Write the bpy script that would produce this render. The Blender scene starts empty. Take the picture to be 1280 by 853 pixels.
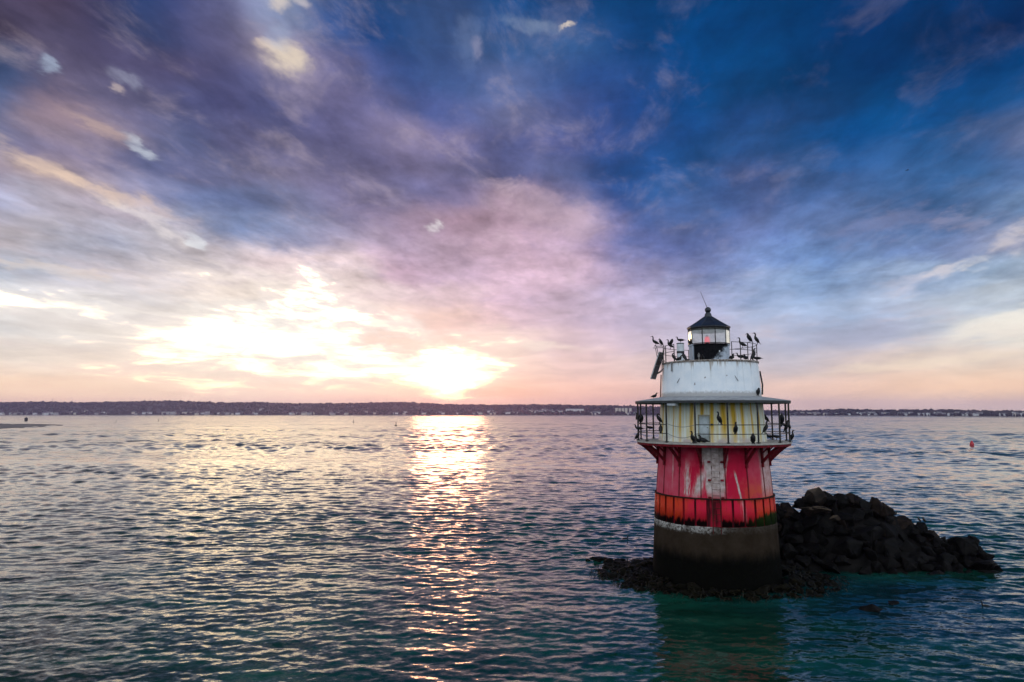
import bpy, bmesh, math, random
import numpy as np
from mathutils import Vector, Matrix
HAZE = 0.95e-4
random.seed(7); np.random.seed(7)
R = math.radians
sc = bpy.context.scene
COL = sc.collection

# ------------------------------------------------------------------ camera
F, W0, H0 = 854.0, 1280, 853
HY = 516.5                                   # row of the true horizon
CAMH = 10.0
PITCH = math.atan((HY - H0/2)/F)
cp, sp = math.cos(PITCH), math.sin(PITCH)
def ray(px, py):
    u, v = (px-W0/2)/F, (H0/2-py)/F
    return Vector((u, cp - v*sp, sp + v*cp))
def at(px, py, Y):                           # point on the ray through a pixel at depth Y
    d = ray(px, py); return Vector((0, 0, CAMH)) + d*(Y/d.y)
def ground(px, py, z=0.0):
    d = ray(px, py); return Vector((0, 0, CAMH)) + d*((z-CAMH)/d.z)
def azel(px, py):
    d = ray(px, py).normalized(); return math.atan2(d.x, d.y), math.asin(d.z)
cam_d = bpy.data.cameras.new('camera'); cam = bpy.data.objects.new('camera', cam_d); COL.objects.link(cam)
cam.location = (0, 0, CAMH); cam.rotation_euler = (math.pi/2 + PITCH, 0, 0)
cam_d.sensor_width = 36; cam_d.lens = F/W0*36; cam_d.clip_start = 0.5; cam_d.clip_end = 30000
sc.camera = cam

# ------------------------------------------------------------------ node helpers
class NT:
    def __init__(s, nt): s.t = nt
    def set(s, sock, v):
        if v is None: return
        if isinstance(v, bpy.types.NodeSocket): s.t.links.new(v, sock)
        else:
            if sock.type == 'RGBA' and len(v) == 3: v = (*v, 1)
            sock.default_value = v
    def n(s, typ, ins=None, **kw):
        nd = s.t.nodes.new(typ)
        for k, v in kw.items(): setattr(nd, k, v)
        for k, v in (ins or {}).items(): s.set(nd.inputs[k], v)
        return nd
    def m(s, op, a, b=None, c=None, clamp=False):
        nd = s.n('ShaderNodeMath', {0: a, 1: b, 2: c}, operation=op); nd.use_clamp = clamp
        return nd.outputs[0]
    def v(s, op, a, b=None, out=0):
        nd = s.n('ShaderNodeVectorMath', {0: a}, operation=op)
        if op == 'SCALE': s.set(nd.inputs['Scale'], b)
        elif b is not None: s.set(nd.inputs[1], b)
        return nd.outputs['Value'] if out == 'v' else nd.outputs[0]
    def mix(s, f, a, b, blend='MIX', clamp=True):
        nd = s.n('ShaderNodeMix', data_type='RGBA', blend_type=blend, clamp_factor=clamp)
        s.set(nd.inputs[0], f); s.set(nd.inputs[6], a); s.set(nd.inputs[7], b)
        return nd.outputs[2]
    def ss(s, x, a, b, c=0.0, d=1.0):
        nd = s.n('ShaderNodeMapRange', {'Value': x, 'From Min': a, 'From Max': b, 'To Min': c, 'To Max': d}, interpolation_type='SMOOTHSTEP')
        return nd.outputs[0]
    def noise(s, vec, scale=1.0, detail=4.0, rough=0.55, out='Fac', dist=0.0):
        nd = s.n('ShaderNodeTexNoise', {'Vector': vec, 'Scale': scale, 'Detail': detail, 'Roughness': rough, 'Distortion': dist})
        return nd.outputs[out]
    def xyz(s, vec): return s.n('ShaderNodeSeparateXYZ', {0: vec}).outputs
    def comb(s, x=0.0, y=0.0, z=0.0): return s.n('ShaderNodeCombineXYZ', {0: x, 1: y, 2: z}).outputs[0]

def newmat(name):
    mt = bpy.data.materials.new(name); mt.use_nodes = True
    nt = mt.node_tree; nt.nodes.clear()
    b = NT(nt); out = b.n('ShaderNodeOutputMaterial')
    return mt, b, out
def pbsdf(b, out, color, rough=0.6, normal=None, metal=0.0, spec=0.5):
    p = b.n('ShaderNodeBsdfPrincipled', {'Base Color': color, 'Roughness': rough, 'Metallic': metal, 'Specular IOR Level': spec})
    if normal is not None: b.set(p.inputs['Normal'], normal)
    b.t.links.new(p.outputs[0], out.inputs[0]); return p
def bump(b, h, strength=0.3, dist=0.02):
    return b.n('ShaderNodeBump', {'Height': h, 'Strength': strength, 'Distance': dist}).outputs[0]
def srgb(c):
    return tuple(((x/255)/12.92 if x/255 <= .04045 else ((x/255+.055)/1.055)**2.4) for x in c)

def simple(name, c1, c2=None, rough=0.6, scale=6.0, metal=0.0, bstr=0.25, spec=0.5):
    mt, b, out = newmat(name)
    co = b.n('ShaderNodeTexCoord').outputs['Object']
    f = b.noise(co, scale, 6.0, 0.6)
    col = b.mix(b.ss(f, .35, .65), c1, c2 or tuple(x*.6 for x in c1))
    pbsdf(b, out, col, rough, bump(b, f, bstr, .02), metal, spec)
    return mt

# ------------------------------------------------------------------ world: evening cloud sky
SUN_AZ, SUN_EL = azel(562, 472)
def build_world():
    w = bpy.data.worlds.new('World'); sc.world = w; w.use_nodes = True
    w.node_tree.nodes.clear(); b = NT(w.node_tree)
    out = b.n('ShaderNodeOutputWorld'); bg = b.n('ShaderNodeBackground', {'Strength': 0.1})
    b.t.links.new(bg.outputs[0], out.inputs[0])
    sky = b.n('ShaderNodeTexSky', sky_type='NISHITA', sun_disc=False, sun_elevation=SUN_EL, sun_rotation=SUN_AZ)
    d = b.v('NORMALIZE', b.n('ShaderNodeTexCoord').outputs['Generated'])
    dx, dy, dz = b.xyz(d)[:3]
    az = b.m('ARCTAN2', dx, dy); el = b.m('ARCSINE', dz)
    zc = b.m('ADD', b.m('MAXIMUM', dz, 0.0), 0.13)
    u, v = b.m('DIVIDE', dx, zc), b.m('DIVIDE', dy, zc)
    ROT = R(9)
    us = b.m('SUBTRACT', b.m('MULTIPLY', u, math.cos(ROT)), b.m('MULTIPLY', v, math.sin(ROT)))
    vs = b.m('ADD', b.m('MULTIPLY', u, math.sin(ROT)), b.m('MULTIPLY', v, math.cos(ROT)))
    P = b.comb(us, b.m('MULTIPLY', vs, 0.58), 3.7)
    hi = b.ss(el, 0.0, 0.22, 0.15, 1.0)
    # domain warp gives the colour field ragged cloud edges
    w1 = b.n('ShaderNodeTexNoise', {'Vector': P, 'Scale': 1.5, 'Detail': 9.0, 'Roughness': .56, 'Distortion': .3}).outputs['Color']
    w2 = b.n('ShaderNodeTexNoise', {'Vector': b.v('ADD', P, (11.3, 4.1, 2.0)), 'Scale': 4.2, 'Detail': 8.0, 'Roughness': .62, 'Distortion': .2}).outputs['Color']
    w1x, w1y, w1z = b.xyz(w1)[:3]; w2x, w2y, w2z = b.xyz(w2)[:3]
    def off(a, c, k1, k2):
        return b.m('ADD', b.m('MULTIPLY', b.m('SUBTRACT', a, .5), k1), b.m('MULTIPLY', b.m('SUBTRACT', c, .5), k2))
    azw = b.m('ADD', az, b.m('MULTIPLY', off(w1x, w2x, .13, .09), hi))
    elw = b.m('ADD', el, b.m('MULTIPLY', off(w1y, w2y, .07, .055), hi))
    # colours of the cloud deck by azimuth and elevation
    xs = [0, 71, 142, 213, 284, 355, 427, 498, 569, 640, 711, 782, 854, 925, 996, 1067, 1138, 1209, 1280]
    rows = [0, 34, 68, 102, 136, 170, 204, 238, 272, 306, 340, 370, 400, 430, 460, 490, 512]
    T = [
     [(72,65,90),(75,65,90),(60,62,100),(32,62,112),(95,90,125),(115,135,172),(35,80,140),(50,85,140),(60,85,135),(20,75,135),(15,65,120),(5,65,120),(0,60,115),(0,62,118),(0,58,112),(0,52,105),(5,60,115),(3,52,105),(0,45,92)],
     [(70,62,85),(85,75,100),(66,64,95),(42,62,105),(95,92,130),(135,140,170),(40,75,135),(28,72,130),(60,85,130),(30,80,140),(60,95,145),(15,70,130),(0,62,118),(0,65,122),(0,55,105),(0,50,102),(0,50,105),(0,42,92),(0,40,90)],
     [(50,72,110),(85,80,110),(75,70,102),(70,68,100),(82,78,115),(140,132,155),(80,85,135),(45,75,130),(60,82,130),(80,105,150),(30,80,140),(40,80,140),(0,65,125),(0,62,115),(0,55,105),(0,50,102),(0,52,105),(0,48,100),(0,65,125)],
     [(70,88,130),(110,100,125),(85,85,120),(82,76,108),(68,70,110),(105,105,145),(110,105,140),(70,85,135),(50,80,135),(90,105,155),(60,85,140),(35,75,140),(0,68,128),(0,62,112),(0,58,108),(0,56,108),(0,58,112),(0,62,120),(0,62,115)],
     [(75,95,135),(140,120,130),(105,100,125),(80,85,125),(75,75,115),(78,82,125),(105,100,140),(85,90,135),(70,85,140),(105,110,150),(75,90,145),(40,75,140),(5,68,130),(25,72,130),(30,72,128),(0,65,118),(0,70,128),(0,70,128),(35,85,140)],
     [(110,115,150),(110,110,145),(150,130,140),(95,105,145),(85,88,130),(85,88,130),(105,105,150),(135,125,155),(110,105,145),(85,92,140),(82,92,148),(55,80,140),(10,70,130),(35,78,135),(10,72,130),(0,72,132),(10,80,140),(45,85,140),(110,120,155)],
     [(140,130,150),(150,130,140),(90,98,138),(100,105,145),(110,105,135),(115,110,140),(100,98,135),(125,118,155),(115,112,150),(90,95,140),(90,100,145),(35,75,135),(15,75,135),(45,85,140),(40,85,140),(35,85,145),(55,100,155),(50,95,150),(85,110,155)],
     [(165,165,190),(205,180,170),(170,155,165),(105,120,165),(100,118,165),(125,120,150),(115,110,145),(120,118,160),(120,115,155),(175,150,170),(120,120,160),(60,85,145),(45,95,155),(85,100,155),(60,95,150),(55,95,150),(60,105,160),(55,105,165),(85,130,180)],
     [(160,165,190),(165,165,185),(180,165,175),(160,155,175),(115,130,170),(120,130,170),(135,130,165),(165,145,170),(175,145,165),(190,160,180),(195,170,190),(95,105,155),(70,100,155),(85,110,165),(80,110,165),(90,115,165),(65,110,165),(80,115,165),(150,165,190)],
     [(200,185,180),(175,175,190),(165,170,190),(190,190,205),(125,145,185),(150,155,185),(165,155,180),(175,155,180),(180,155,175),(195,165,185),(185,160,185),(110,115,165),(92,112,168),(110,125,175),(105,130,180),(110,135,180),(105,130,180),(120,135,175),(170,170,185)],
     [(165,185,205),(190,190,205),(205,195,205),(225,210,205),(235,215,205),(235,210,205),(225,205,205),(200,170,190),(195,170,195),(205,175,195),(205,175,195),(165,155,190),(125,135,180),(120,145,195),(110,145,195),(110,145,195),(150,170,200),(150,175,205),(165,185,205)],
     [(250,245,240),(245,240,235),(215,215,222),(225,220,222),(250,242,235),(255,248,240),(235,220,215),(220,200,205),(222,195,205),(215,185,205),(205,182,205),(190,178,208),(175,175,208),(165,180,212),(155,178,212),(160,182,212),(190,200,220),(180,195,215),(195,205,215)],
     [(215,215,215),(235,230,225),(240,235,230),(245,238,232),(255,252,248),(255,253,250),(255,245,238),(245,222,215),(238,205,200),(225,195,205),(215,190,208),(200,185,210),(190,185,212),(175,185,212),(165,182,212),(165,182,210),(170,185,210),(215,222,222),(250,245,230)],
     [(215,212,212),(225,220,215),(245,235,225),(254,244,234),(255,250,243),(255,252,247),(255,250,243),(250,225,212),(250,225,215),(250,225,215),(225,198,205),(215,195,210),(200,192,212),(195,195,212),(185,188,208),(185,185,205),(190,190,205),(205,205,212),(230,222,215)],
     [(254,236,215),(254,236,218),(254,236,220),(254,240,224),(255,242,228),(255,244,232),(255,248,240),(255,250,240),(255,252,242),(252,225,210),(238,205,200),(235,208,205),(225,205,205),(215,205,210),(205,198,205),(235,215,205),(250,225,200),(252,228,200),(250,225,200)],
     [(252,222,196),(252,222,198),(253,226,203),(253,228,208),(254,232,216),(254,230,215),(254,226,210),(255,228,208),(255,226,206),(252,212,192),(248,206,192),(240,202,192),(235,202,195),(238,208,198),(240,210,195),(242,210,192),(245,212,188),(246,212,186),(246,212,186)],
     [(250,218,195),(250,218,196),(251,220,198),(252,222,200),(252,224,207),(252,222,207),(252,216,200),(253,212,194),(252,210,190),(250,205,188),(244,200,188),(236,199,192),(230,199,195),(227,201,197),(226,203,197),(226,204,198),(226,205,198),(224,204,197),(222,204,196)],
    ]
    A = np.array([[srgb(c) for c in r] for r in T])
    def look(px, py):
        px = min(max(px, 0), 1280); py = min(max(py, 0), 512)
        i = min(max(np.searchsorted(rows, py)-1, 0), len(rows)-2); j = min(max(np.searchsorted(xs, px)-1, 0), len(xs)-2)
        fy = (py-rows[i])/(rows[i+1]-rows[i]); fx = (px-xs[j])/(xs[j+1]-xs[j])
        return (A[i, j]*(1-fx)+A[i, j+1]*fx)*(1-fy)+(A[i+1, j]*(1-fx)+A[i+1, j+1]*fx)*fy
    def topix(a, e):
        x, y, z = math.sin(a)*math.cos(e), math.cos(a)*math.cos(e), math.sin(e)
        fw, up = y*cp+z*sp, -y*sp+z*cp
        return W0/2+F*x/fw, H0/2-F*up/fw
    els = [0.3, 1.8, 3.8, 5.8, 7.8, 9.8, 11.8, 14, 16.2, 18.4, 20.6, 22.8, 25, 27.4, 30, 33]
    N = 27; AZM = R(42)
    fac = b.n('ShaderNodeMapRange', {'Value': azw, 'From Min': -AZM, 'From Max': AZM}).outputs[0]
    col = None
    for k, e in enumerate(els):
        cr = b.n('ShaderNodeValToRGB', {0: fac}); r = cr.color_ramp; r.interpolation = 'CARDINAL'
        while len(r.elements) < N: r.elements.new(.5)
        for i in range(N):
            t = i/(N-1); r.elements[i].position = t
        for i in range(N):
            c = look(*topix(-AZM+2*AZM*i/(N-1), R(e))); r.elements[i].color = (*c, 1)
        if col is None: col = cr.outputs[0]
        else: col = b.mix(b.ss(elw, R(els[k-1]), R(e)), col, cr.outputs[0])
    # cloud texture: streaky light and shade
    n3 = b.noise(b.v('ADD', P, (3.1, 9.2, 1.0)), 2.6, 10.0, .6, dist=.25)
    Pf = b.comb(b.m('MULTIPLY', az, 6.0), b.m('MULTIPLY', el, 26.0), 1.0)
    n4 = b.noise(Pf, 1.0, 9.0, .58, dist=.4)
    tex = b.m('ADD', b.m('MULTIPLY', b.m('SUBTRACT', n3, .5), b.ss(el, .03, .25, .2, 1.45)), b.m('MULTIPLY', b.m('SUBTRACT', n4, .5), b.ss(el, .02, .3, .40, .65)))
    gain = b.m('MAXIMUM', b.m('ADD', 1.0, tex), .45)
    col = b.mix(1.0, col, b.comb(gain, gain, gain), 'MULTIPLY')
    # broken wisps: one connected layer of lighter, warmer cloud edges
    n5 = b.noise(b.v('ADD', P, (1.7, 6.2, 4.0)), 5.2, 11.0, .64, dist=.35)
    n6 = b.noise(b.v('ADD', P, (8.7, 1.2, 9.0)), 11.0, 10.0, .62, dist=.3)
    side = b.ss(az, .50, -.05, .30, 1.0); hiel = b.ss(el, .07, .22)
    wisp = b.m('MULTIPLY', b.m('MULTIPLY', b.ss(n5, .49, .70), b.ss(n6, .30, .62, .35, 1.0)), b.m('MULTIPLY', side, hiel))
    col = b.mix(b.m('MULTIPLY', wisp, .55), col, b.mix(1.0, b.mix(.55, col, (.40, .33, .38)), (.06, .045, .04), 'ADD'))
    shade = b.m('MULTIPLY', b.ss(n5, .48, .32), b.m('MULTIPLY', hiel, .30))
    col = b.mix(shade, col, b.mix(1.0, col, (.50, .56, .72), 'MULTIPLY'))
    f6 = b.m('ADD', 1.0, b.m('MULTIPLY', b.m('SUBTRACT', n6, .5), b.m('MULTIPLY', hiel, 1.05)))
    col = b.mix(1.0, col, b.comb(f6, f6, f6), 'MULTIPLY')
    n7 = b.noise(b.comb(b.m('MULTIPLY', az, 13.0), b.m('MULTIPLY', el, 62.0), 3.0), 1.0, 9.0, .6, dist=.5)
    f7 = b.m('ADD', 1.0, b.m('MULTIPLY', b.m('SUBTRACT', n7, .5), b.m('MULTIPLY', b.ss(el, .015, .06), b.ss(el, .26, .14, 0.0, .55))))
    col = b.mix(1.0, col, b.comb(f7, f7, f7), 'MULTIPLY')
    # grey-peach cloud bars low over the sunset
    bars = b.m('MULTIPLY', b.ss(n4, .54, .68), b.m('MULTIPLY', b.ss(el, .03, .06), b.ss(el, .15, .11)))
    col = b.mix(b.m('MULTIPLY', bars, .3), col, srgb((214, 186, 182)))
    # holes and lit tufts:  px, py, half width, half height (px), tilt, colour, gain
    spots = [(376, 78, 30, 19, -18, (255, 236, 205), 1.0), (345, 62, 14, 10, -10, (245, 222, 200), .7), (358, 10, 18, 9, -15, (252, 232, 205), .85), (388, 6, 14, 7, 15, (235, 222, 215), .7), (362, 50, 18, 20, 20, (165, 182, 212), .7),
             (676, 30, 40, 10, -12, (150, 165, 190), .75), (716, 36, 11, 4, 5, (255, 235, 210), .95), (603, 56, 22, 26, -30, (118, 138, 180), .6), (614, 70, 9, 12, -40, (165, 160, 185), .6), (48, 80, 17, 9, -28, (190, 208, 232), .75), (152, 92, 24, 11, -10, (180, 184, 208), .7), (144, 108, 8, 5, -30, (225, 205, 195), .7),
             (182, 188, 34, 9, -28, (228, 236, 245), .95), (112, 146, 60, 18, -28, (172, 145, 150), .5), (125, 158, 40, 10, -30, (225, 195, 180), .6),
             (72, 214, 60, 13, -18, (248, 218, 192), .8), (140, 246, 90, 12, -10, (248, 218, 192), .75), (188, 278, 60, 11, -14, (250, 240, 235), .75), (244, 296, 24, 8, -22, (236, 243, 250), .85), (60, 330, 120, 9, -4, (250, 228, 205), .55),
             (120, 352, 120, 12, -6, (200, 205, 218), .5), (545, 289, 9, 9, -30, (255, 252, 252), 1.0), (640, 232, 26, 9, 0, (200, 176, 188), .7), (690, 268, 60, 26, -20, (212, 184, 200), .6),
             (1172, 340, 34, 10, 6, (238, 226, 222), .8), (1140, 352, 40, 12, 10, (220, 212, 222), .7), (1213, 334, 16, 9, 10, (232, 230, 228), .7), (1185, 282, 34, 12, 10, (172, 165, 190), .6), (1095, 288, 60, 16, 6, (150, 150, 185), .5), (1262, 300, 34, 18, 22, (232, 220, 218), .85), (1262, 404, 80, 14, 10, (255, 248, 234), .95), (1230, 420, 70, 9, 4, (245, 235, 222), .7), (1150, 455, 120, 8, 4, (254, 236, 210), .7),
             (500, 408, 40, 12, -4, (255, 250, 244), .9), (665, 432, 70, 7, -2, (255, 240, 226), .9), (540, 395, 30, 6, -4, (238, 205, 196), .8), (480, 425, 40, 6, -4, (244, 212, 198), .9), (560, 440, 70, 9, 3, (242, 205, 190), .8), (562, 472, 48, 17, 0, (255, 244, 224), .75), (610, 491, 70, 5, 0, (245, 195, 172), .8), (90, 398, 120, 12, -6, (222, 215, 212), .6), (50, 434, 80, 7, -3, (222, 210, 204), .8), (360, 460, 60, 6, -3, (253, 228, 208), .6), (130, 384, 140, 8, -4, (255, 250, 244), .7)]
    kx = b.m('ADD', az, b.m('MULTIPLY', off(w1x, w2y, .10, .10), hi)); ky = b.m('ADD', el, b.m('MULTIPLY', off(w2x, w1z, .09, .04), b.ss(el, 0., .22, .3, 1.)))
    ra = b.noise(b.v('ADD', P, (5.0, 2.0, 8.0)), 8.5, 10.0, .64, dist=.5); rb = b.noise(b.comb(b.m('MULTIPLY', az, 9.0), b.m('MULTIPLY', el, 24.0), 4.0), 1.0, 9.0, .6, dist=.5)
    lowk = b.ss(el, .05, .2)
    rag = b.m('ADD', b.m('MULTIPLY', ra, lowk), b.m('MULTIPLY', rb, b.m('SUBTRACT', 1.0, lowk)))
    rag = b.m('ADD', .5, b.m('MULTIPLY', b.m('SUBTRACT', rag, .5), 1.9))
    for px, py, hw, hh, tilt, c, g in spots:
        if g == 0: continue
        a0, e0 = azel(px, py); a1, _ = azel(px+hw, py); _, e1 = azel(px, py-hh)
        vec = b.v('SUBTRACT', b.comb(kx, ky, 0.0), (a0, e0, 0.0))
        mp = b.n('ShaderNodeMapping', {'Vector': vec, 'Rotation': (0, 0, R(tilt)), 'Scale': (1, 1, 1)}, vector_type='TEXTURE').outputs[0]
        L = b.v('LENGTH', b.v('DIVIDE', mp, (abs(a1-a0), abs(e1-e0), 1.0)), out='v')
        E = b.ss(L, 2.1, .15)
        k = b.m('MULTIPLY', b.m('MULTIPLY', b.ss(b.m('ADD', rag, b.m('MULTIPLY', E, .60)), .50, 1.22), b.ss(E, .0, .9)), min(g, 1.0)*.62)
        col = b.mix(k, col, tuple(x*max(g, 1.0) for x in srgb(c)))
    # glow round the veiled sun and the lit cloud left of it: brighter than the film can hold
    sd = (math.sin(SUN_AZ)*math.cos(SUN_EL), math.cos(SUN_AZ)*math.cos(SUN_EL), math.sin(SUN_EL))
    ang = b.m('ARCCOSINE', b.m('MINIMUM', b.v('DOT_PRODUCT', d, sd, out='v'), .99999))
    g1 = b.m('POWER', 2.718, b.m('MULTIPLY', ang, -1/R(1.25)))
    a2 = b.v('LENGTH', b.comb(b.m('DIVIDE', b.m('SUBTRACT', az, azel(340, 400)[0]), R(17)), b.m('DIVIDE', b.m('SUBTRACT', el, azel(400, 412)[1]), R(4.4)), 0.0), out='v')
    g2 = b.m('POWER', 2.718, b.m('MULTIPLY', b.m('MULTIPLY', a2, a2), -1.0))
    col = b.mix(1.0, col, b.v('SCALE', (1.0, .40, .21), b.m('MULTIPLY', g1, 1.5)), 'ADD')
    lum = b.v('DOT_PRODUCT', col, (.25, .6, .15), out='v')
    hot = b.m('MULTIPLY', b.m('MULTIPLY', b.m('MULTIPLY', b.ss(lum, .83, 1.18), b.ss(n7, .34, .60, .4, 1.1)), b.ss(az, .20, -.08)), b.ss(el, .30, .20))
    col = b.mix(1.0, col, b.v('SCALE', (1.0, .64, .24), b.m('ADD', b.m('MULTIPLY', hot, 6.2), b.m('MULTIPLY', g2, .12))), 'ADD')
    hor = b.m('MULTIPLY', b.ss(el, .085, .02), b.ss(g1, .25, .02))
    col = b.mix(hor, col, b.mix(1.0, col, (1.17, 1.09, .99), 'MULTIPLY', clamp=False))
    # unseen eastern sky behind the camera, brightened as fill for the tower front
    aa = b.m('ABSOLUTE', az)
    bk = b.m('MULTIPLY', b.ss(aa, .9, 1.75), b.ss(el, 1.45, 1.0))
    bcol = b.mix(b.ss(n3, .35, .7), BACK_FILL1, BACK_FILL2)
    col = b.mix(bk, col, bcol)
    tot = b.mix(1.0, b.v('SCALE', col, 10.0), b.v('SCALE', sky.outputs[0], .02), 'ADD', clamp=True)
    b.t.links.new(tot, bg.inputs[0])
BACK_FILL1, BACK_FILL2 = (.76, .91, 1.08), (1.28, 1.39, 1.52)
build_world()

sun_d = bpy.data.lights.new('sun', 'SUN'); sun = bpy.data.objects.new('sun', sun_d); COL.objects.link(sun)
sun_d.energy = 0.07; sun_d.color = (1.0, .36, .20); sun_d.angle = R(6)
sdir = Vector((math.sin(SUN_AZ)*math.cos(SUN_EL), math.cos(SUN_AZ)*math.cos(SUN_EL), math.sin(SUN_EL)))
sun.rotation_euler = sdir.to_track_quat('Z', 'Y').to_euler(); sun.location = (0, 0, 200)

# ------------------------------------------------------------------ object helpers
def tag(o, label=None, cat=None, group=None, kind=None):
    if label: o['label'] = label
    if cat: o['category'] = cat
    if group: o['group'] = group
    if kind: o['kind'] = kind
    return o
def link_mesh(name, me, mats, parent=None):
    o = bpy.data.objects.new(name, me); COL.objects.link(o)
    for mt in (mats if isinstance(mats, (list, tuple)) else [mats]):
        if mt is not None and len(me.materials) < (len(mats) if isinstance(mats, (list, tuple)) else 1): me.materials.append(mt)
    if parent is not None: o.parent = parent
    return o
def obj(name, bm, mats, parent=None, smooth=False):
    me = bpy.data.meshes.new(name)
    bmesh.ops.recalc_face_normals(bm, faces=bm.faces)
    bm.to_mesh(me); bm.free()
    if smooth: me.polygons.foreach_set('use_smooth', [True]*len(me.polygons))
    return link_mesh(name, me, mats, parent)
def empty(name, loc, rz=0):
    o = bpy.data.objects.new(name, None); COL.objects.link(o); o.location = loc; o.rotation_euler = (0, 0, rz); o.empty_display_size = .3
    return o
def box(bm, c, s, rot=None, mi=0):
    r = bmesh.ops.create_cube(bm, size=1.0); vs = r['verts']
    M = Matrix.Translation(Vector(c)) @ (rot.to_4x4() if rot is not None else Matrix()) @ Matrix.Diagonal((*s, 1))
    bmesh.ops.transform(bm, matrix=M, verts=vs)
    for f in set(f for v in vs for f in v.link_faces): f.material_index = mi
    return vs
def tube(bm, pts, r, n=6, cap=True):
    pts = [Vector(p) for p in pts]; rings = []
    for i, p in enumerate(pts):
        t = (pts[min(i+1, len(pts)-1)] - pts[max(i-1, 0)]).normalized()
        a = t.orthogonal().normalized() if abs(t.z) > .95 else t.cross(Vector((0, 0, 1))).normalized()
        c = t.cross(a); rr = r[i] if isinstance(r, (list, tuple)) else r
        rings.append([bm.verts.new(p + (a*math.cos(k*2*math.pi/n) + c*math.sin(k*2*math.pi/n))*rr) for k in range(n)])
    for A, B in zip(rings, rings[1:]):
        for k in range(n): bm.faces.new((A[k], A[(k+1) % n], B[(k+1) % n], B[k]))
    if cap: bm.faces.new(rings[0][::-1]); bm.faces.new(rings[-1])
    return rings
def pol(Rr, deg, z):                           # lighthouse space: 0 degrees faces the camera, positive to the right
    a = R(deg); return Vector((Rr*math.sin(a), -Rr*math.cos(a), z))
def lathe(bm, prof, n=96, a0=0.0, a1=360.0, uvr=None, closed_prof=False):
    uv = bm.loops.layers.uv.verify(); full = abs(a1-a0) >= 359.9
    cols = n if full else n+1
    uvr = uvr or max(p[0] for p in prof)
    G = [[bm.verts.new(pol(p[0], a0+(a1-a0)*k/n, p[1])) for p in prof] for k in range(cols)]
    pr = list(range(len(prof))); pairs = list(zip(pr, pr[1:])) + ([(pr[-1], 0)] if closed_prof else [])
    for k in range(n):
        A, B = G[k], G[(k+1) % cols]
        ua, ub = R(a0-180+(a1-a0)*k/n if full else a0+(a1-a0)*k/n)*uvr, R(a0-180+(a1-a0)*(k+1)/n if full else a0+(a1-a0)*(k+1)/n)*uvr
        for i, j in pairs:
            f = bm.faces.new((A[i], B[i], B[j], A[j]))
            for l, (uu, q) in zip(f.loops, ((ua, i), (ub, i), (ub, j), (ua, j))): l[uv].uv = (uu, prof[q][1])
            f.smooth = True
    return G
# (full lathes start at 180 degrees so that u = 0 faces the camera)
def lathe_full(bm, prof, n=96, uvr=None, closed=False): return lathe(bm, prof, n, 180-360+0.0, 180.0, uvr, closed) if False else _lf(bm, prof, n, uvr, closed)
def _lf(bm, prof, n, uvr, closed):
    uv = bm.loops.layers.uv.verify(); uvr = uvr or max(p[0] for p in prof)
    G = [[bm.verts.new(pol(p[0], -180+360*k/n, p[1])) for p in prof] for k in range(n)]
    L = len(prof); pairs = [(i, i+1) for i in range(L-1)] + ([(L-1, 0)] if closed else [])
    for k in range(n):
        A, B = G[k], G[(k+1) % n]; ua, ub = R(-180+360*k/n)*uvr, R(-180+360*(k+1)/n)*uvr
        for i, j in pairs:
            if prof[i][0] < 1e-6 and prof[j][0] < 1e-6: continue
            try: f = bm.faces.new((A[i], B[i], B[j], A[j]))
            except ValueError: continue
            for l, (uu, q) in zip(f.loops, ((ua, i), (ub, i), (ub, j), (ua, j))): l[uv].uv = (uu, prof[q][1])
    return G
def smooth_by_angle(o, deg=35):
    me = o.data; bm = bmesh.new(); bm.from_mesh(me)
    for f in bm.faces: f.smooth = True
    for e in bm.edges:
        e.smooth = not (len(e.link_faces) == 2 and e.calc_face_angle(0) > R(deg))
    bm.to_mesh(me); bm.free(); return o

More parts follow.
